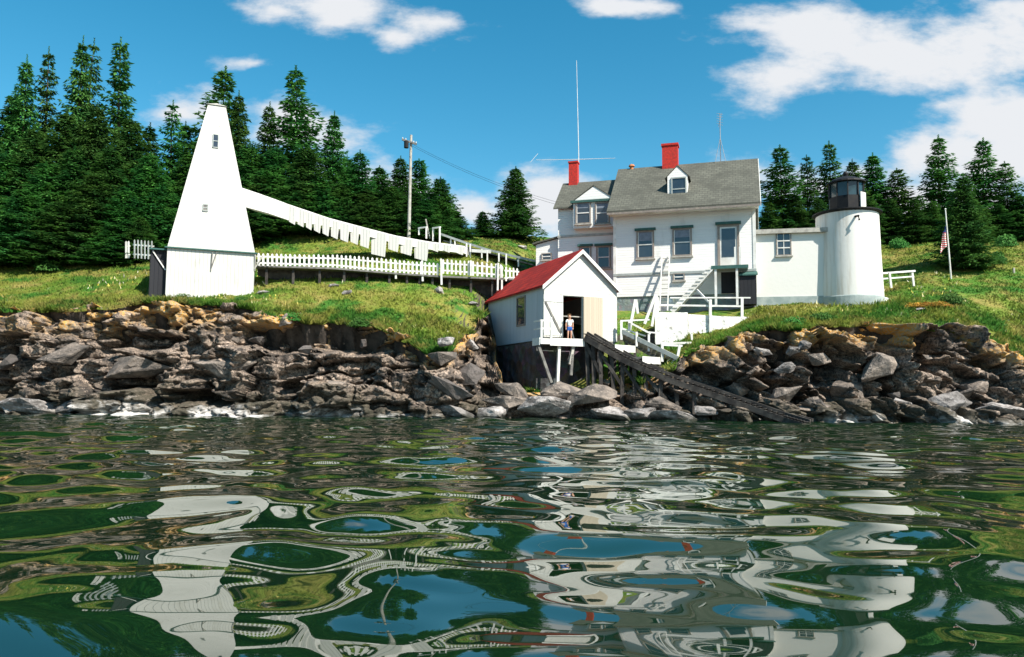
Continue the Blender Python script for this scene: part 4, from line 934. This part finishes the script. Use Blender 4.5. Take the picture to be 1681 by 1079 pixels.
# slipway
slip = Thing('boat_slipway', 'dark timber slipway on trestle posts running from the boathouse into the water', 'slipway', at(1130, 640, 34.8), 0)
SP = [(962, 555, 36.6), (985, 569, 36.2), (1022, 590, 35.8), (1060, 608, 35.2), (1110, 628, 34.6), (1170, 648, 33.9), (1230, 669, 33.1), (1290, 690, 32.2), (1330, 702, 31.2)]
Pm = [at(*p) for p in SP]
def slipline(off, nm, w, h, mat, dz=0):
    mb = MB()
    for i in range(len(Pm) - 1): mb.bar(Pm[i] + Vector((off * .5, off, dz)), Pm[i + 1] + Vector((off * .5, off, dz)), w, h)
    slip.part(nm, mb, mat, world=True)
slipline(-.1, 'stringer', .2, .25, 'dark_wood'); slipline(1.3, 'stringer', .2, .25, 'dark_wood'); slipline(.15, 'rail', .1, .12, 'dark_wood', .26); slipline(1.05, 'rail', .1, .12, 'dark_wood', .26)
ti = MB()
for i in range(len(Pm) - 1):
    for k in range(7): p = Pm[i].lerp(Pm[i + 1], k / 7); ti.bar(p + Vector((-.08, -.16, .185)), p + Vector((.68, 1.36, .185)), .15, .03)
slip.part('ties', ti, 'dark_wood', world=True)
for i in range(0, 7):
    for k in (0, .5):
        p = Pm[i].lerp(Pm[i + 1], k)
        if p.z < .5: continue
        for off in (0, 1.2): slip.part('leg', MB().bar(p + Vector((off * .5, off, -.1)), p + Vector((off * .5 + random.uniform(-.15, .15), off, -2.9)), .17), 'dark_wood', world=True)
xb_ = MB()
for i in range(4): xb_.bar(Pm[i] + Vector((0, -.08, -.3)), Pm[i + 1] + Vector((0, -.08, -1.3)), .06, .14)
slip.part('cross_brace', xb_, 'dark_wood', world=True)

# ------------------------------------------------------------------ child in the doorway
def skin_mesh(name, verts, edges, radii, mat, parent, sub=2, smooth=True):
    me = bpy.data.meshes.new(name); me.from_pydata(verts, edges, []); o = bpy.data.objects.new(name, me); col.objects.link(o)
    md = o.modifiers.new('s', 'SKIN'); md.use_smooth_shade = True
    for i, r_ in enumerate(radii): me.skin_vertices[0].data[i].radius = (r_ if isinstance(r_, tuple) else (r_, r_))
    me.skin_vertices[0].data[0].use_root = True
    ms = o.modifiers.new('u', 'SUBSURF'); ms.levels = sub; ms.render_levels = sub
    dg = bpy.context.evaluated_depsgraph_get(); me2 = bpy.data.meshes.new_from_object(o.evaluated_get(dg)); o.modifiers.clear(); o.data = me2; o.name = name
    me2.materials.clear(); me2.materials.append(M[mat]); me2.shade_smooth(); o.parent = parent; return o
cpx, cz = bh.hit(935, 556, -.45)
pc = bh.W(cpx, -.45, -.03)
kid = Thing('person', 'child in white shirt and blue shorts standing on the boathouse deck', 'person', pc, R(12))
k = 1.25 / 1.25
Vb = [(0, 0, .62), (0, 0, .72), (0, -.005, .84), (0, 0, .95), (0, 0, 1.02),            # pelvis..neck 0-4
      (.06, 0, .60), (.075, -.01, .34), (.08, .01, .07), (.085, -.07, .035),            # leg 5-8
      (-.06, 0, .60), (-.08, -.02, .34), (-.085, .0, .07), (-.095, -.08, .035),         # 9-12
      (.13, 0, .95), (.17, .0, .77), (.15, -.06, .60),                                   # arm 13-15
      (-.13, 0, .95), (-.18, .01, .78), (-.19, -.03, .60),                               # 16-18
      (0, 0, 1.07), (0, -.01, 1.13), (0, -.005, 1.20)]                                   # head 19-21
Eb = [(0, 1), (1, 2), (2, 3), (3, 4), (0, 5), (5, 6), (6, 7), (7, 8), (0, 9), (9, 10), (10, 11), (11, 12), (3, 13), (13, 14), (14, 15), (3, 16), (16, 17), (17, 18), (4, 19), (19, 20), (20, 21)]
Rb = [(.10, .075), (.095, .07), (.10, .07), (.10, .06), .038, .065, .042, .03, .028, .065, .042, .03, .028, .045, .03, .024, .045, .03, .024, .06, .085, .06]
body = skin_mesh('body', Vb, Eb, Rb, 'skin', kid.o)
for sgn, wr in ((1, (.15, -.06, .60)), (-1, (-.19, -.03, .60))):
    hv = [wr, (wr[0], wr[1] - .01, wr[2] - .045)]; he = [(0, 1)]; hr = [(.02, .014), (.024, .012)]
    for f_ in range(4):
        x = wr[0] + (f_ - 1.5) * .012; n_ = len(hv); L = (.028, .034, .032, .025)[f_]
        hv += [(x, wr[1] - .014, wr[2] - .06), (x, wr[1] - .02, wr[2] - .06 - L), (x, wr[1] - .012, wr[2] - .06 - L * 1.7)]; he += [(1, n_), (n_, n_ + 1), (n_ + 1, n_ + 2)]; hr += [.006, .0055, .004]
    n_ = len(hv); hv += [(wr[0] - sgn * .028, wr[1] - .02, wr[2] - .03), (wr[0] - sgn * .034, wr[1] - .03, wr[2] - .06)]; he += [(1, n_), (n_, n_ + 1)]; hr += [.007, .006]
    skin_mesh('hand', hv, he, hr, 'skin', kid.o, 1)
skin_mesh('shirt', [(0, 0, .66), (0, 0, .75), (0, -.003, .86), (0, 0, .96), (.135, 0, .955), (.165, 0, .84), (-.135, 0, .955), (-.17, 0, .84)],
          [(0, 1), (1, 2), (2, 3), (3, 4), (4, 5), (3, 6), (6, 7)], [(.115, .09), (.115, .085), (.118, .085), (.11, .07), .056, .05, .056, .05], 'shirt', kid.o)
skin_mesh('shorts', [(0, 0, .68), (0, 0, .62), (.065, 0, .55), (.075, 0, .42), (-.065, 0, .55), (-.08, -.01, .42)], [(0, 1), (1, 2), (2, 3), (1, 4), (4, 5)], [(.11, .09), (.115, .09), .082, .075, .082, .075], 'shorts', kid.o)
skin_mesh('hair', [(0, .02, 1.17), (0, .03, 1.21), (0, .05, 1.13)], [(0, 1), (0, 2)], [(.085, .085), (.07, .065), (.06, .05)], 'hair', kid.o)
skin_mesh('shoe', [(.08, .03, .03), (.088, -.10, .028)], [(0, 1)], [(.036, .03), (.04, .028)], 'shoe', kid.o, 1)
skin_mesh('shoe', [(-.085, .02, .03), (-.098, -.11, .028)], [(0, 1)], [(.036, .03), (.04, .028)], 'shoe', kid.o, 1)
nose = MB().add([(0, -.118, 1.10), (-.012, -.088, 1.10), (.012, -.088, 1.10), (0, -.09, 1.135)], [(0, 1, 3), (0, 3, 2), (0, 2, 1), (1, 2, 3)]); kid.part('nose', nose, 'skin')
ey = MB()
for sx in (-.03, .03): ey.lathe([(.001, 1.118), (.009, 1.124), (.009, 1.130), (.001, 1.136)], 8, (sx, -.088))
kid.part('eyes', ey, 'hair'); kid.part('mouth', MB().box(-.018, .018, -.093, -.08, 1.078, 1.084), 'red_brick_paint')

# ------------------------------------------------------------------ rocks
def rock_mesh(seed, mat, lvl=4):
    r = random.Random(seed); bm = bmesh.new()
    for _ in range(11 + seed % 4):
        v = Vector((r.gauss(0, 1), r.gauss(0, 1), r.gauss(0, 1))).normalized() * r.uniform(.7, 1.15); bm.verts.new(v)
    res = bmesh.ops.convex_hull(bm, input=bm.verts)
    bmesh.ops.delete(bm, geom=[v for v in bm.verts if not v.link_faces], context='VERTS')
    bmesh.ops.bevel(bm, geom=list(bm.edges), offset=.04, segments=1, affect='EDGES', clamp_overlap=True)
    bmesh.ops.triangulate(bm, faces=bm.faces); bmesh.ops.subdivide_edges(bm, edges=bm.edges, cuts=2, use_grid_fill=True)
    co = np.array([v.co[:] for v in bm.verts]); d = .20 * fbm(co[:, 0] * 1.5 + co[:, 2], co[:, 1] * 1.5 + seed, seed) + .10 * fbm(co[:, 0] * 4, co[:, 2] * 5 + co[:, 1] * 3, seed + 3)
    for v, dd in zip(bm.verts, d): v.co *= 1 + dd
    me = bpy.data.meshes.new('boulder'); bm.to_mesh(me); bm.free(); me.materials.append(M[mat]); return me
RM = {m_: [rock_mesh(s_, m_) for s_ in range(k0, k0 + 5)] for m_, k0 in (('tan_rock', 1), ('pale_rock', 11), ('dark_rock', 21))}
pd.o.name = 'white_boulder'
def place_rock(px, py, Y, w, h, mat, label, group, rot=0, tilt=0, nm='boulder', depth=None):
    me = random.choice(RM[mat]); o = bpy.data.objects.new(nm, me); col.objects.link(o); p = at(px, py, Y); s_ = Y / F
    o.location = p; o.scale = (w * s_ / 2, (depth or (w + h) * .5) * s_ / 2, h * s_ / 2); o.rotation_euler = (R(random.uniform(-16, 16)), R(tilt), random.choice((0, 3.14)) + random.uniform(-.35, .35)); tag(o, label, 'rock', group); return o
wb = link('block', RM['pale_rock'][0].copy(), pd.o, (.1, .1, .0)); wb.scale = (.42, .45, .42); wb.data.materials.clear(); wb.data.materials.append(M['white_paint'])
L1 = 'pale boulder among the bleached rocks along the waterline'
for (px, py, w, h, mat, tl) in [(60, 668, 130, 34, 'pale_rock', -6), (135, 664, 120, 30, 'pale_rock', -8), (215, 662, 70, 34, 'pale_rock', 4), (20, 675, 50, 18, 'pale_rock', -5),
   (672, 684, 50, 10, 'pale_rock', 0), (584, 682, 20, 12, 'pale_rock', 0), (752, 674, 80, 28, 'pale_rock', -12), (810, 676, 60, 34, 'pale_rock', 0), (835, 655, 70, 30, 'tan_rock', 4),
   (895, 662, 80, 48, 'pale_rock', 6), (925, 640, 90, 34, 'tan_rock', 5), (975, 645, 90, 38, 'tan_rock', 10), (1000, 675, 70, 34, 'pale_rock', 14), (1050, 678, 70, 30, 'pale_rock', 10), (1105, 682, 90, 24, 'pale_rock', 8),
   (1085, 660, 60, 26, 'tan_rock', 10), (1418, 688, 50, 14, 'pale_rock', 4), (1475, 672, 60, 46, 'pale_rock', 40), (1540, 668, 110, 44, 'pale_rock', 20), (1500, 640, 80, 40, 'tan_rock', 30), (1640, 672, 90, 34, 'pale_rock', 12),
   (1590, 640, 90, 34, 'tan_rock', 35), (1330, 672, 60, 24, 'tan_rock', 12), (1290, 650, 70, 34, 'tan_rock', 25), (1390, 640, 50, 60, 'tan_rock', 30), (845, 640, 60, 30, 'tan_rock', -20), (1210, 640, 50, 30, 'tan_rock', 20), (1160, 676, 60, 20, 'pale_rock', 8)]:
    Y = float(shoreY(px)) + .4 + (690 - py) / 40
    if 740 < px < 1110: w *= 1.15; py += 4; h *= .85
    place_rock(px, py, Y, w, h * 1.15, mat, L1 if mat == 'pale_rock' else 'tan brown boulder set among the tumbled shore rocks', 'pale waterline boulders' if mat == 'pale_rock' else 'tan shore boulders', 0, tl)
BIG = [(770, 618, 60, 44, 'dark_rock', -15, 'big dark rock at the left end of the boathouse foundation'),
       (105, 585, 105, 42, 'tan_rock', -14, 'long flat tan slab under the left grassy bank, above a dark crack'), (362, 600, 120, 60, 'tan_rock', 8, 'large rounded tan boulder below the bell tower'), (222, 600, 150, 50, 'tan_rock', -4, 'wide tan boulder left of the rounded one under the tower'),
       (728, 585, 50, 34, 'tan_rock', 10, 'rounded grey tan boulder at the end of the grass left of the boathouse'), (733, 562, 40, 22, 'pale_rock', 0, 'white boulder on the grass tip left of the boathouse'), (775, 567, 30, 18, 'pale_rock', -10, 'small white boulder beside the dark boathouse foundation'),
       (1300, 575, 26, 22, 'pale_rock', 0, 'square white boulder in the row under the right lawn'), (1320, 568, 22, 26, 'pale_rock', 5, 'tall white boulder in the row under the right lawn'), (1250, 578, 34, 22, 'pale_rock', 10, 'leftmost white boulder in the row under the right lawn'),
       (1345, 590, 40, 26, 'tan_rock', 20, 'pale tan boulder under the right lawn beside the dark hollow'), (1440, 600, 80, 44, 'tan_rock', 35, 'big slanting tan boulder right of the dark hollow'), (1290, 605, 40, 24, 'pale_rock', 20, 'light boulder halfway down the right rock face'),
       (470, 530, 26, 30, 'tan_rock', 0, 'upright ochre boulder at the grass edge right of the bell tower'), (745, 640, 80, 34, 'dark_rock', 25, 'dark slanting boulder left of the boathouse foundation')]
for (px, py, w, h, mat, tl, lb) in BIG:
    p_ = np.array([float(px)]); ry = float(rimY(p_)[0]); sy = float(shoreY(px)); rimpx = 560; t = np.clip((690 - py) / 150, 0, 1); Y = sy + (ry - sy) * t * .9 - .15
    place_rock(px, py, Y, w, h, mat, lb, None, 0, tl)
r2 = random.Random(4)
for i in range(34):
    px = r2.uniform(-60, 1740); 
    if 1000 < px < 1120 or 780 < px < 830: continue
    ry = float(rimY(np.array([px]))[0]); sy = float(shoreY(px)); ii_, tm_ = smoothcols(np.array([px])); rz = float(RIMZ[ii_[0]] * (1 - tm_[0]) + RIMZ[ii_[0] + 1] * tm_[0])
    t = r2.random() ** 1.2 * .85; Y = sy + (ry - sy) * (.75 * t ** .8 + .25 * t) - .1; z = -.6 + (rz + .5) * t; 
    w = r2.uniform(10, 42); h = w * r2.uniform(.4, .8); mt = r2.choice(['tan_rock', 'dark_rock', 'dark_rock', 'pale_rock'] if t < .3 else ['tan_rock', 'dark_rock', 'dark_rock'])
    me = r2.choice(RM[mt]); o = bpy.data.objects.new('boulder', me); col.objects.link(o); s_ = Y / F
    o.location = ((px - CX) / F * Y, Y, z); o.scale = (w * s_ / 2, w * s_ * .45, h * s_ / 2); o.rotation_euler = (r2.uniform(-.4, .4), R(25 if px > 1100 else -8) + r2.uniform(-.3, .3), r2.uniform(-.5, .5))
    tag(o, 'small angular rock among the jumbled rocks of the shore bank', 'rock', 'small rocks on the shore bank')
for (px, py, w, h, Y, lb) in [(548, 449, 20, 9, 42.3, 'white stone in the grass just below the long picket fence'), (571, 466, 18, 12, 41.4, 'white stone in the middle of the grassy bank'), (721, 481, 16, 20, 42.5, 'tall white stone in the grass left of the red roof'),
                              (775, 480, 22, 10, 42.3, 'white stone at the foot of the raised picket panel'), (830, 470, 20, 8, 42, 'low white stone hard against the boathouse roof corner'), (432, 467, 22, 10, 41.4, 'pinkish stone on the grass right of the bell tower'),
                              (1512, 512, 20, 7, 37.5, 'small pale stone in the yellow weeds on the right lawn'), (857, 402, 22, 9, 54, 'pale stones on the hill crest left of the house')]:
    p = at(px, py, Y); X = p.x; z = gzs(X, Y); o = place_rock(px, py, Y, w, h, 'pale_rock', lb, None); o.location.z = z + .05

# ------------------------------------------------------------------ spruces
def spruce_mesh(seed, H=10.0, Rw=2.0, levels=34, dense=1.0, gap=.0, lopsided=0, powr=.75):
    r = np.random.default_rng(seed); C = []; D = []; Ls = []; Wd = []; Nn = []
    for li in range(levels):
        f = (li + r.uniform(-.3, .3)) / levels; z = H * (.03 + .95 * f); rad0 = Rw * (1 - f) ** powr * (1 + .12 * math.sin(li * 1.7 + seed))
        if r.random() < gap and f > .35: rad0 *= .45
        nb = int((7 + 5 * (1 - f)) * dense) + 2
        for b in range(nb):
            a = 2 * math.pi * (b + r.uniform(-.4, .4)) / nb + li * 1.1; L = rad0 * r.uniform(.5, 1.32) * (1 + lopsided * math.cos(a)) + .12
            ns = max(int(L / .17), 2); droop = r.uniform(.08, .3) * (1 - .7 * f); zz = z + r.uniform(-.1, .1)
            for s_ in range(1, ns + 1):
                t = s_ / ns; x = L * t; dz = -droop * L * t + .22 * L * t * t * (0.6 + .9 * f)
                wsp = .16 + .30 * L * (1 - t) * t * 1.6
                for side in (-1, 0, 1, 2, 1.5, -1.5, 0):
                    if r.random() < .12: continue
                    if side == 2 and r.random() < .5: continue
                    sd = side if side < 2 else 0
                    off = sd * wsp * r.uniform(.3, 1.0); aa = a + sd * r.uniform(.4, .9)
                    C.append((x * math.cos(a) - off * math.sin(a), x * math.sin(a) + off * math.cos(a), zz + dz - abs(off) * .18 + (-.10 if side == 2 else 0) + r.normal() * .03))
                    D.append((math.cos(aa), math.sin(aa), r.uniform(-.55, .12) if side < 2 else -1.0)); Ls.append(r.uniform(.17, .34) * (.8 + .3 * (1 - f))); Wd.append(r.uniform(.05, .10)); Nn.append(r.uniform(-.5, .5))
    # leader
    for k_ in range(8):
        for a in (0, 2, 4): C.append((0, 0, H * (.93 + .01 * k_))); D.append((math.cos(a + k_), math.sin(a + k_), 1.0)); Ls.append(.22 - .015 * k_); Wd.append(.05); Nn.append(0)
    C = np.array(C); D = np.array(D); D /= np.linalg.norm(D, axis=1)[:, None]; Ls = np.array(Ls)[:, None]; Wd = np.array(Wd)[:, None]
    up = np.tile([0, 0, 1.0], (len(C), 1)); sd = np.cross(D, up); sd /= (np.linalg.norm(sd, axis=1)[:, None] + 1e-6); nn = np.cross(sd, D); tl = np.array(Nn)[:, None]; sd = sd * np.cos(tl) + nn * np.sin(tl)
    V = np.stack([C - D * Ls * .3, C + D * Ls * .25 + sd * Wd, C + D * Ls, C + D * Ls * .25 - sd * Wd], 1).reshape(-1, 3)
    return mesh_np('crown', V, np.arange(len(V)).reshape(-1, 4), 'spruce_needles')
def trunk_mesh(H=10.0):
    mb = MB().tube([(0, 0, -.6), (0.02, 0, .3), (.05, 0, H * .4), (-.02, .03, H * .75), (0, 0, H * .97)], [.2, .15, .10, .04, .01], 8)
    r = random.Random(3)
    for k_ in range(26):
        z = H * (.06 + .85 * k_ / 26); a = k_ * 2.4; L = 1.5 * (1 - z / H) + .1; mb.tube([(0, 0, z), (L * math.cos(a), L * math.sin(a), z - .1 * L)], [.025, .008], 4, False)
    me = bpy.data.meshes.new('trunk'); me.from_pydata(mb.v, [], mb.f); me.materials.append(M['bark']); return me
TM = trunk_mesh()
VAR = [spruce_mesh(1, Rw=2.0, powr=.8, gap=.1), spruce_mesh(2, Rw=1.55, levels=30, dense=.85, gap=.25, powr=.7), spruce_mesh(3, Rw=2.5, levels=36, dense=1.25), spruce_mesh(4, Rw=1.9, levels=27, dense=.7, gap=.2),
       spruce_mesh(5, Rw=2.9, levels=38, dense=1.35), spruce_mesh(6, Rw=1.7, levels=26, dense=.75, gap=.35, lopsided=.2)]
def spruce(px, topy, Y, wpx, var, label, group=None):
    X = at(px, 400, Y).x; z = gzs(X, Y); top = at(px, topy, Y).z; H = top - z; s_ = H / 10.0
    rw_ = {0: 2.0, 1: 1.55, 2: 2.5, 3: 1.9, 4: 2.9, 5: 1.7}[var]; wpx *= (1.08 if label in (LA, LB) else .95); sx = wpx / F * Y / 2 / rw_
    o = bpy.data.objects.new('spruce_tree', None); col.objects.link(o); o.location = (X, Y, z); o.rotation_euler = (random.uniform(-.035, .035), random.uniform(-.035, .035), random.uniform(0, 6.28)); tag(o, label, 'tree', group)
    c = bpy.data.objects.new('crown', VAR[var]); col.objects.link(c); c.parent = o; c.scale = (sx, sx, s_)
    t = bpy.data.objects.new('trunk', TM); col.objects.link(t); t.parent = o; t.scale = (s_, s_, s_)
GA, GB, GC = 'spruces in the dense left stand', 'spruces along the hill behind the white ramp', 'spruces on the ridge behind the lighthouse'
LA = 'dense green spruce within the thick stand at the left edge'; LB = 'lower dark spruce filling the wood behind the white ramp'; LC = 'lower dark spruce filling the ridge behind the lighthouse'
TREES = [(28, 92, 54, 95, 0, 'tall pointed spruce nearest the left edge of the picture', GA), (67, 80, 56, 70, 1, 'narrow tipped spruce, second tall top from the left edge', GA), (110, 64, 55, 90, 0, 'left one of the twin highest spruce tops in the left stand', GA), (129, 68, 57, 85, 3, 'right one of the twin highest spruce tops in the left stand', GA),
 (191, 60, 55, 92, 1, 'tall ragged spruce standing apart between the twin tops and the tower', GA), (233, 200, 53, 80, 0, LA, GA), (275, 168, 54, 90, 3, 'thin topped spruce just left of the bell tower shaft', GA), (302, 200, 56, 80, 0, LA, GA),
 (346, 108, 56, 135, 5, 'tall open spruce rising directly behind the bell tower peak', GB), (388, 148, 55, 85, 0, 'pointed spruce just right of the bell tower peak', GB), (430, 168, 54, 85, 0, 'bushy topped spruce second right of the bell tower', GB), (487, 108, 55, 125, 5, 'tallest open spruce behind the white ramp', GB),
 (541, 183, 54, 85, 0, 'slim spruce right of the tallest one behind the ramp', GB), (587, 248, 54, 90, 0, 'medium spruce left of the utility pole, sky on its left', GB), (657, 257, 55, 80, 0, 'spruce just left of the utility pole', GB), (690, 262, 56, 75, 1, 'spruce just right of the utility pole', GB), (720, 290, 54, 90, 2, 'rightmost spruce of the wood behind the utility pole', GB),
 (622, 272, 57, 75, 0, LB, GB), (745, 345, 55, 60, 0, LB, GB), (792, 347, 58, 48, 0, 'small lone spruce left of the lone tall one on the crest', None), (845, 273, 57, 86, 0, 'lone dark spruce on the hill crest left of the house', None)]
for (x, t, Y, w) in [(8, 250, 50, 130), (48, 205, 51, 130), (95, 180, 51.5, 130), (150, 172, 52, 130), (203, 190, 52, 125), (245, 250, 50, 120), (35, 310, 47.5, 130), (92, 330, 47.5, 120), (148, 285, 48.5, 130), (205, 310, 48.5, 110), (70, 265, 49.3, 130), (0, 150, 55, 120), (-60, 130, 52, 140), (-40, 260, 49, 130), (170, 240, 50, 130), (118, 240, 50, 120), (270, 300, 51, 90), (-110, 300, 48, 130), (-140, 120, 55, 150), (-220, 200, 52, 160), (228, 355, 47.5, 70), (180, 370, 47, 80)]:
    TREES.append((x, t, Y, w, random.choice([2, 4, 2]), LA, GA))
for (x, t, Y, w) in [(310, 250, 53, 100), (365, 240, 53, 110), (405, 235, 53, 110), (452, 240, 53, 110), (505, 240, 53, 110), (425, 290, 52, 110), (475, 290, 52, 110), (520, 290, 52.5, 100), (560, 300, 53, 90), (600, 310, 53, 90), (640, 305, 53.5, 90), (680, 315, 53.5, 80), (700, 325, 53, 80), (570, 255, 58, 80), (385, 300, 51.5, 100), (335, 290, 52, 110)]:
    TREES.append((x, t, Y, w, random.choice([0, 2, 2]), LB, GB))
TREES += [(1287, 240, 58, 105, 5, 'tall broad spruce directly right of the house gable', GC), (1328, 254, 60, 70, 3, 'thin topped spruce between the house gable and the lantern', GC), (1368, 234, 60, 85, 5, 'ragged spruce rising right behind the lantern room', GC), (1405, 262, 59, 75, 0, 'rounded spruce top just right of the lantern roof', GC),
 (1437, 252, 60, 90, 0, 'pointed spruce second right of the lantern', GC), (1480, 276, 59, 95, 3, 'open branched spruce third right of the lantern', GC), (1541, 222, 58, 90, 5, 'tallest spruce right of the lighthouse, behind the flagpole', GC), (1583, 284, 45.5, 96, 2, 'dark spruce standing in front on the lawn behind the flagpole', None),
 (1616, 227, 58, 95, 5, 'tall open spruce second from the right edge', GC), (1660, 264, 57, 80, 3, 'spruce at the right edge of the picture', GC)]
for (x, t, Y, w) in [(1262, 330, 57, 60), (1310, 318, 57, 70), (1345, 325, 57, 70), (1385, 320, 57.5, 80), (1425, 325, 57, 80), (1462, 325, 57, 70), (1512, 320, 57, 60), (1530, 330, 56, 60), (1560, 318, 57.5, 60), (1605, 335, 56, 70), (1640, 335, 56, 70), (1680, 320, 56, 80), (1730, 240, 57, 110), (1790, 280, 56, 120), (1860, 230, 58, 130), (1500, 325, 55.5, 60)]:
    TREES.append((x, t, Y, w, random.choice([0, 3, 2]), LC, GC))
for t_ in TREES: spruce(*t_)

# ------------------------------------------------------------------ bushes and grass
def bush_mesh(seed, mat, n=1500):
    r = np.random.default_rng(seed); d = r.normal(size=(n, 3)); d /= np.linalg.norm(d, axis=1)[:, None]; d[:, 2] = np.abs(d[:, 2]); lump = 1 + .3 * vnoise(d[:, 0] * 2.5 + 5, d[:, 1] * 2.5 + d[:, 2] * 2, seed)
    C = d * (r.random(n) ** .35 * lump)[:, None]; N = d + r.normal(size=(n, 3)) * .6; N /= np.linalg.norm(N, axis=1)[:, None]; a = np.cross(N, r.normal(size=(n, 3))); a /= np.linalg.norm(a, axis=1)[:, None]; b = np.cross(N, a); s_ = r.uniform(.05, .12, n)[:, None]
    V = np.stack([C - a * s_, C + b * s_ * .6, C + a * s_, C - b * s_ * .6], 1).reshape(-1, 3); return mesh_np('leaves', V, np.arange(len(V)).reshape(-1, 4), mat)
BM = [bush_mesh(k_, 'bush_leaves') for k_ in range(3)]; YM = bush_mesh(9, 'yellow_weeds', 900)
def bush(px, py, Y, w, h, label, mesh=None):
    p = at(px, py, Y); z = gzs(p.x, Y); o = bpy.data.objects.new('bush', None); col.objects.link(o); o.location = (p.x, Y, z - .05); tag(o, label, 'bush')
    c = bpy.data.objects.new('leaves', mesh or random.choice(BM)); col.objects.link(c); c.parent = o; s_ = Y / F; c.scale = (w * s_ / 2, w * s_ / 2, h * s_)
    t = MB().tube([(0, 0, -.1), (.05, 0, h * s_ * .5)], [.04, .02], 5).build('stem', 'bark', parent=o)
bush(1563, 497, 38.7, 36, 20, 'green bush on the right lawn beside the yellow weeds')
bush(1652, 400, 52, 34, 22, 'green bush near the right edge under the spruces'); bush(1640, 440, 46, 22, 22, 'dark green bush right of the front spruce on the lawn')
bush(80, 438, 46, 46, 20, 'low green bush at the foot of the left spruce stand'); bush(1300, 535, 36.3, 50, 16, 'bushy weeds on the rim of the right lawn'); bush(1350, 530, 36.5, 40, 16, 'second clump of bushy weeds right along the lawn rim')
bush(300, 492, 39.6, 30, 14, 'green weeds by the left front corner of the bell tower'); bush(395, 488, 40.4, 26, 10, 'green weeds by the right front corner of the bell tower'); bush(1475, 395, 54, 30, 20, 'rounded green bush on the slope behind the lighthouse')
bush(590, 580, 37.2, 36, 16, 'green clump hanging on the rocks at the low end of the grassy bank'); bush(480, 545, 37.7, 40, 14, 'green clump above the long dark rock hollow')
bush(1530, 503, 38, 60, 9, 'spreading patch of yellow weeds on the right lawn', YM); bush(1500, 503, 38.1, 34, 8, 'small patch of yellow weeds left of the larger patch', YM)
make_grass('grass', 190000, .07, .20, -60, 1760, 56, 'grass_blade', 1.35)
make_grass('rim_grass', 60000, .15, .42, -60, 1760, 39.6, 'grass_blade', 2.2, lambda X, Y: vnoise(X * .6, Y * .6, 5) > -.35, .6)
plain('flower_yellow', (.55, .45, .06), (.5, .5, .4), 2, .8, 0); make_grass('wildflowers', 2600, .15, .3, 0, 1680, 46, 'flower_yellow', 1.2, lambda X, Y: vnoise(X * .4, Y * .4, 15) > -.1)
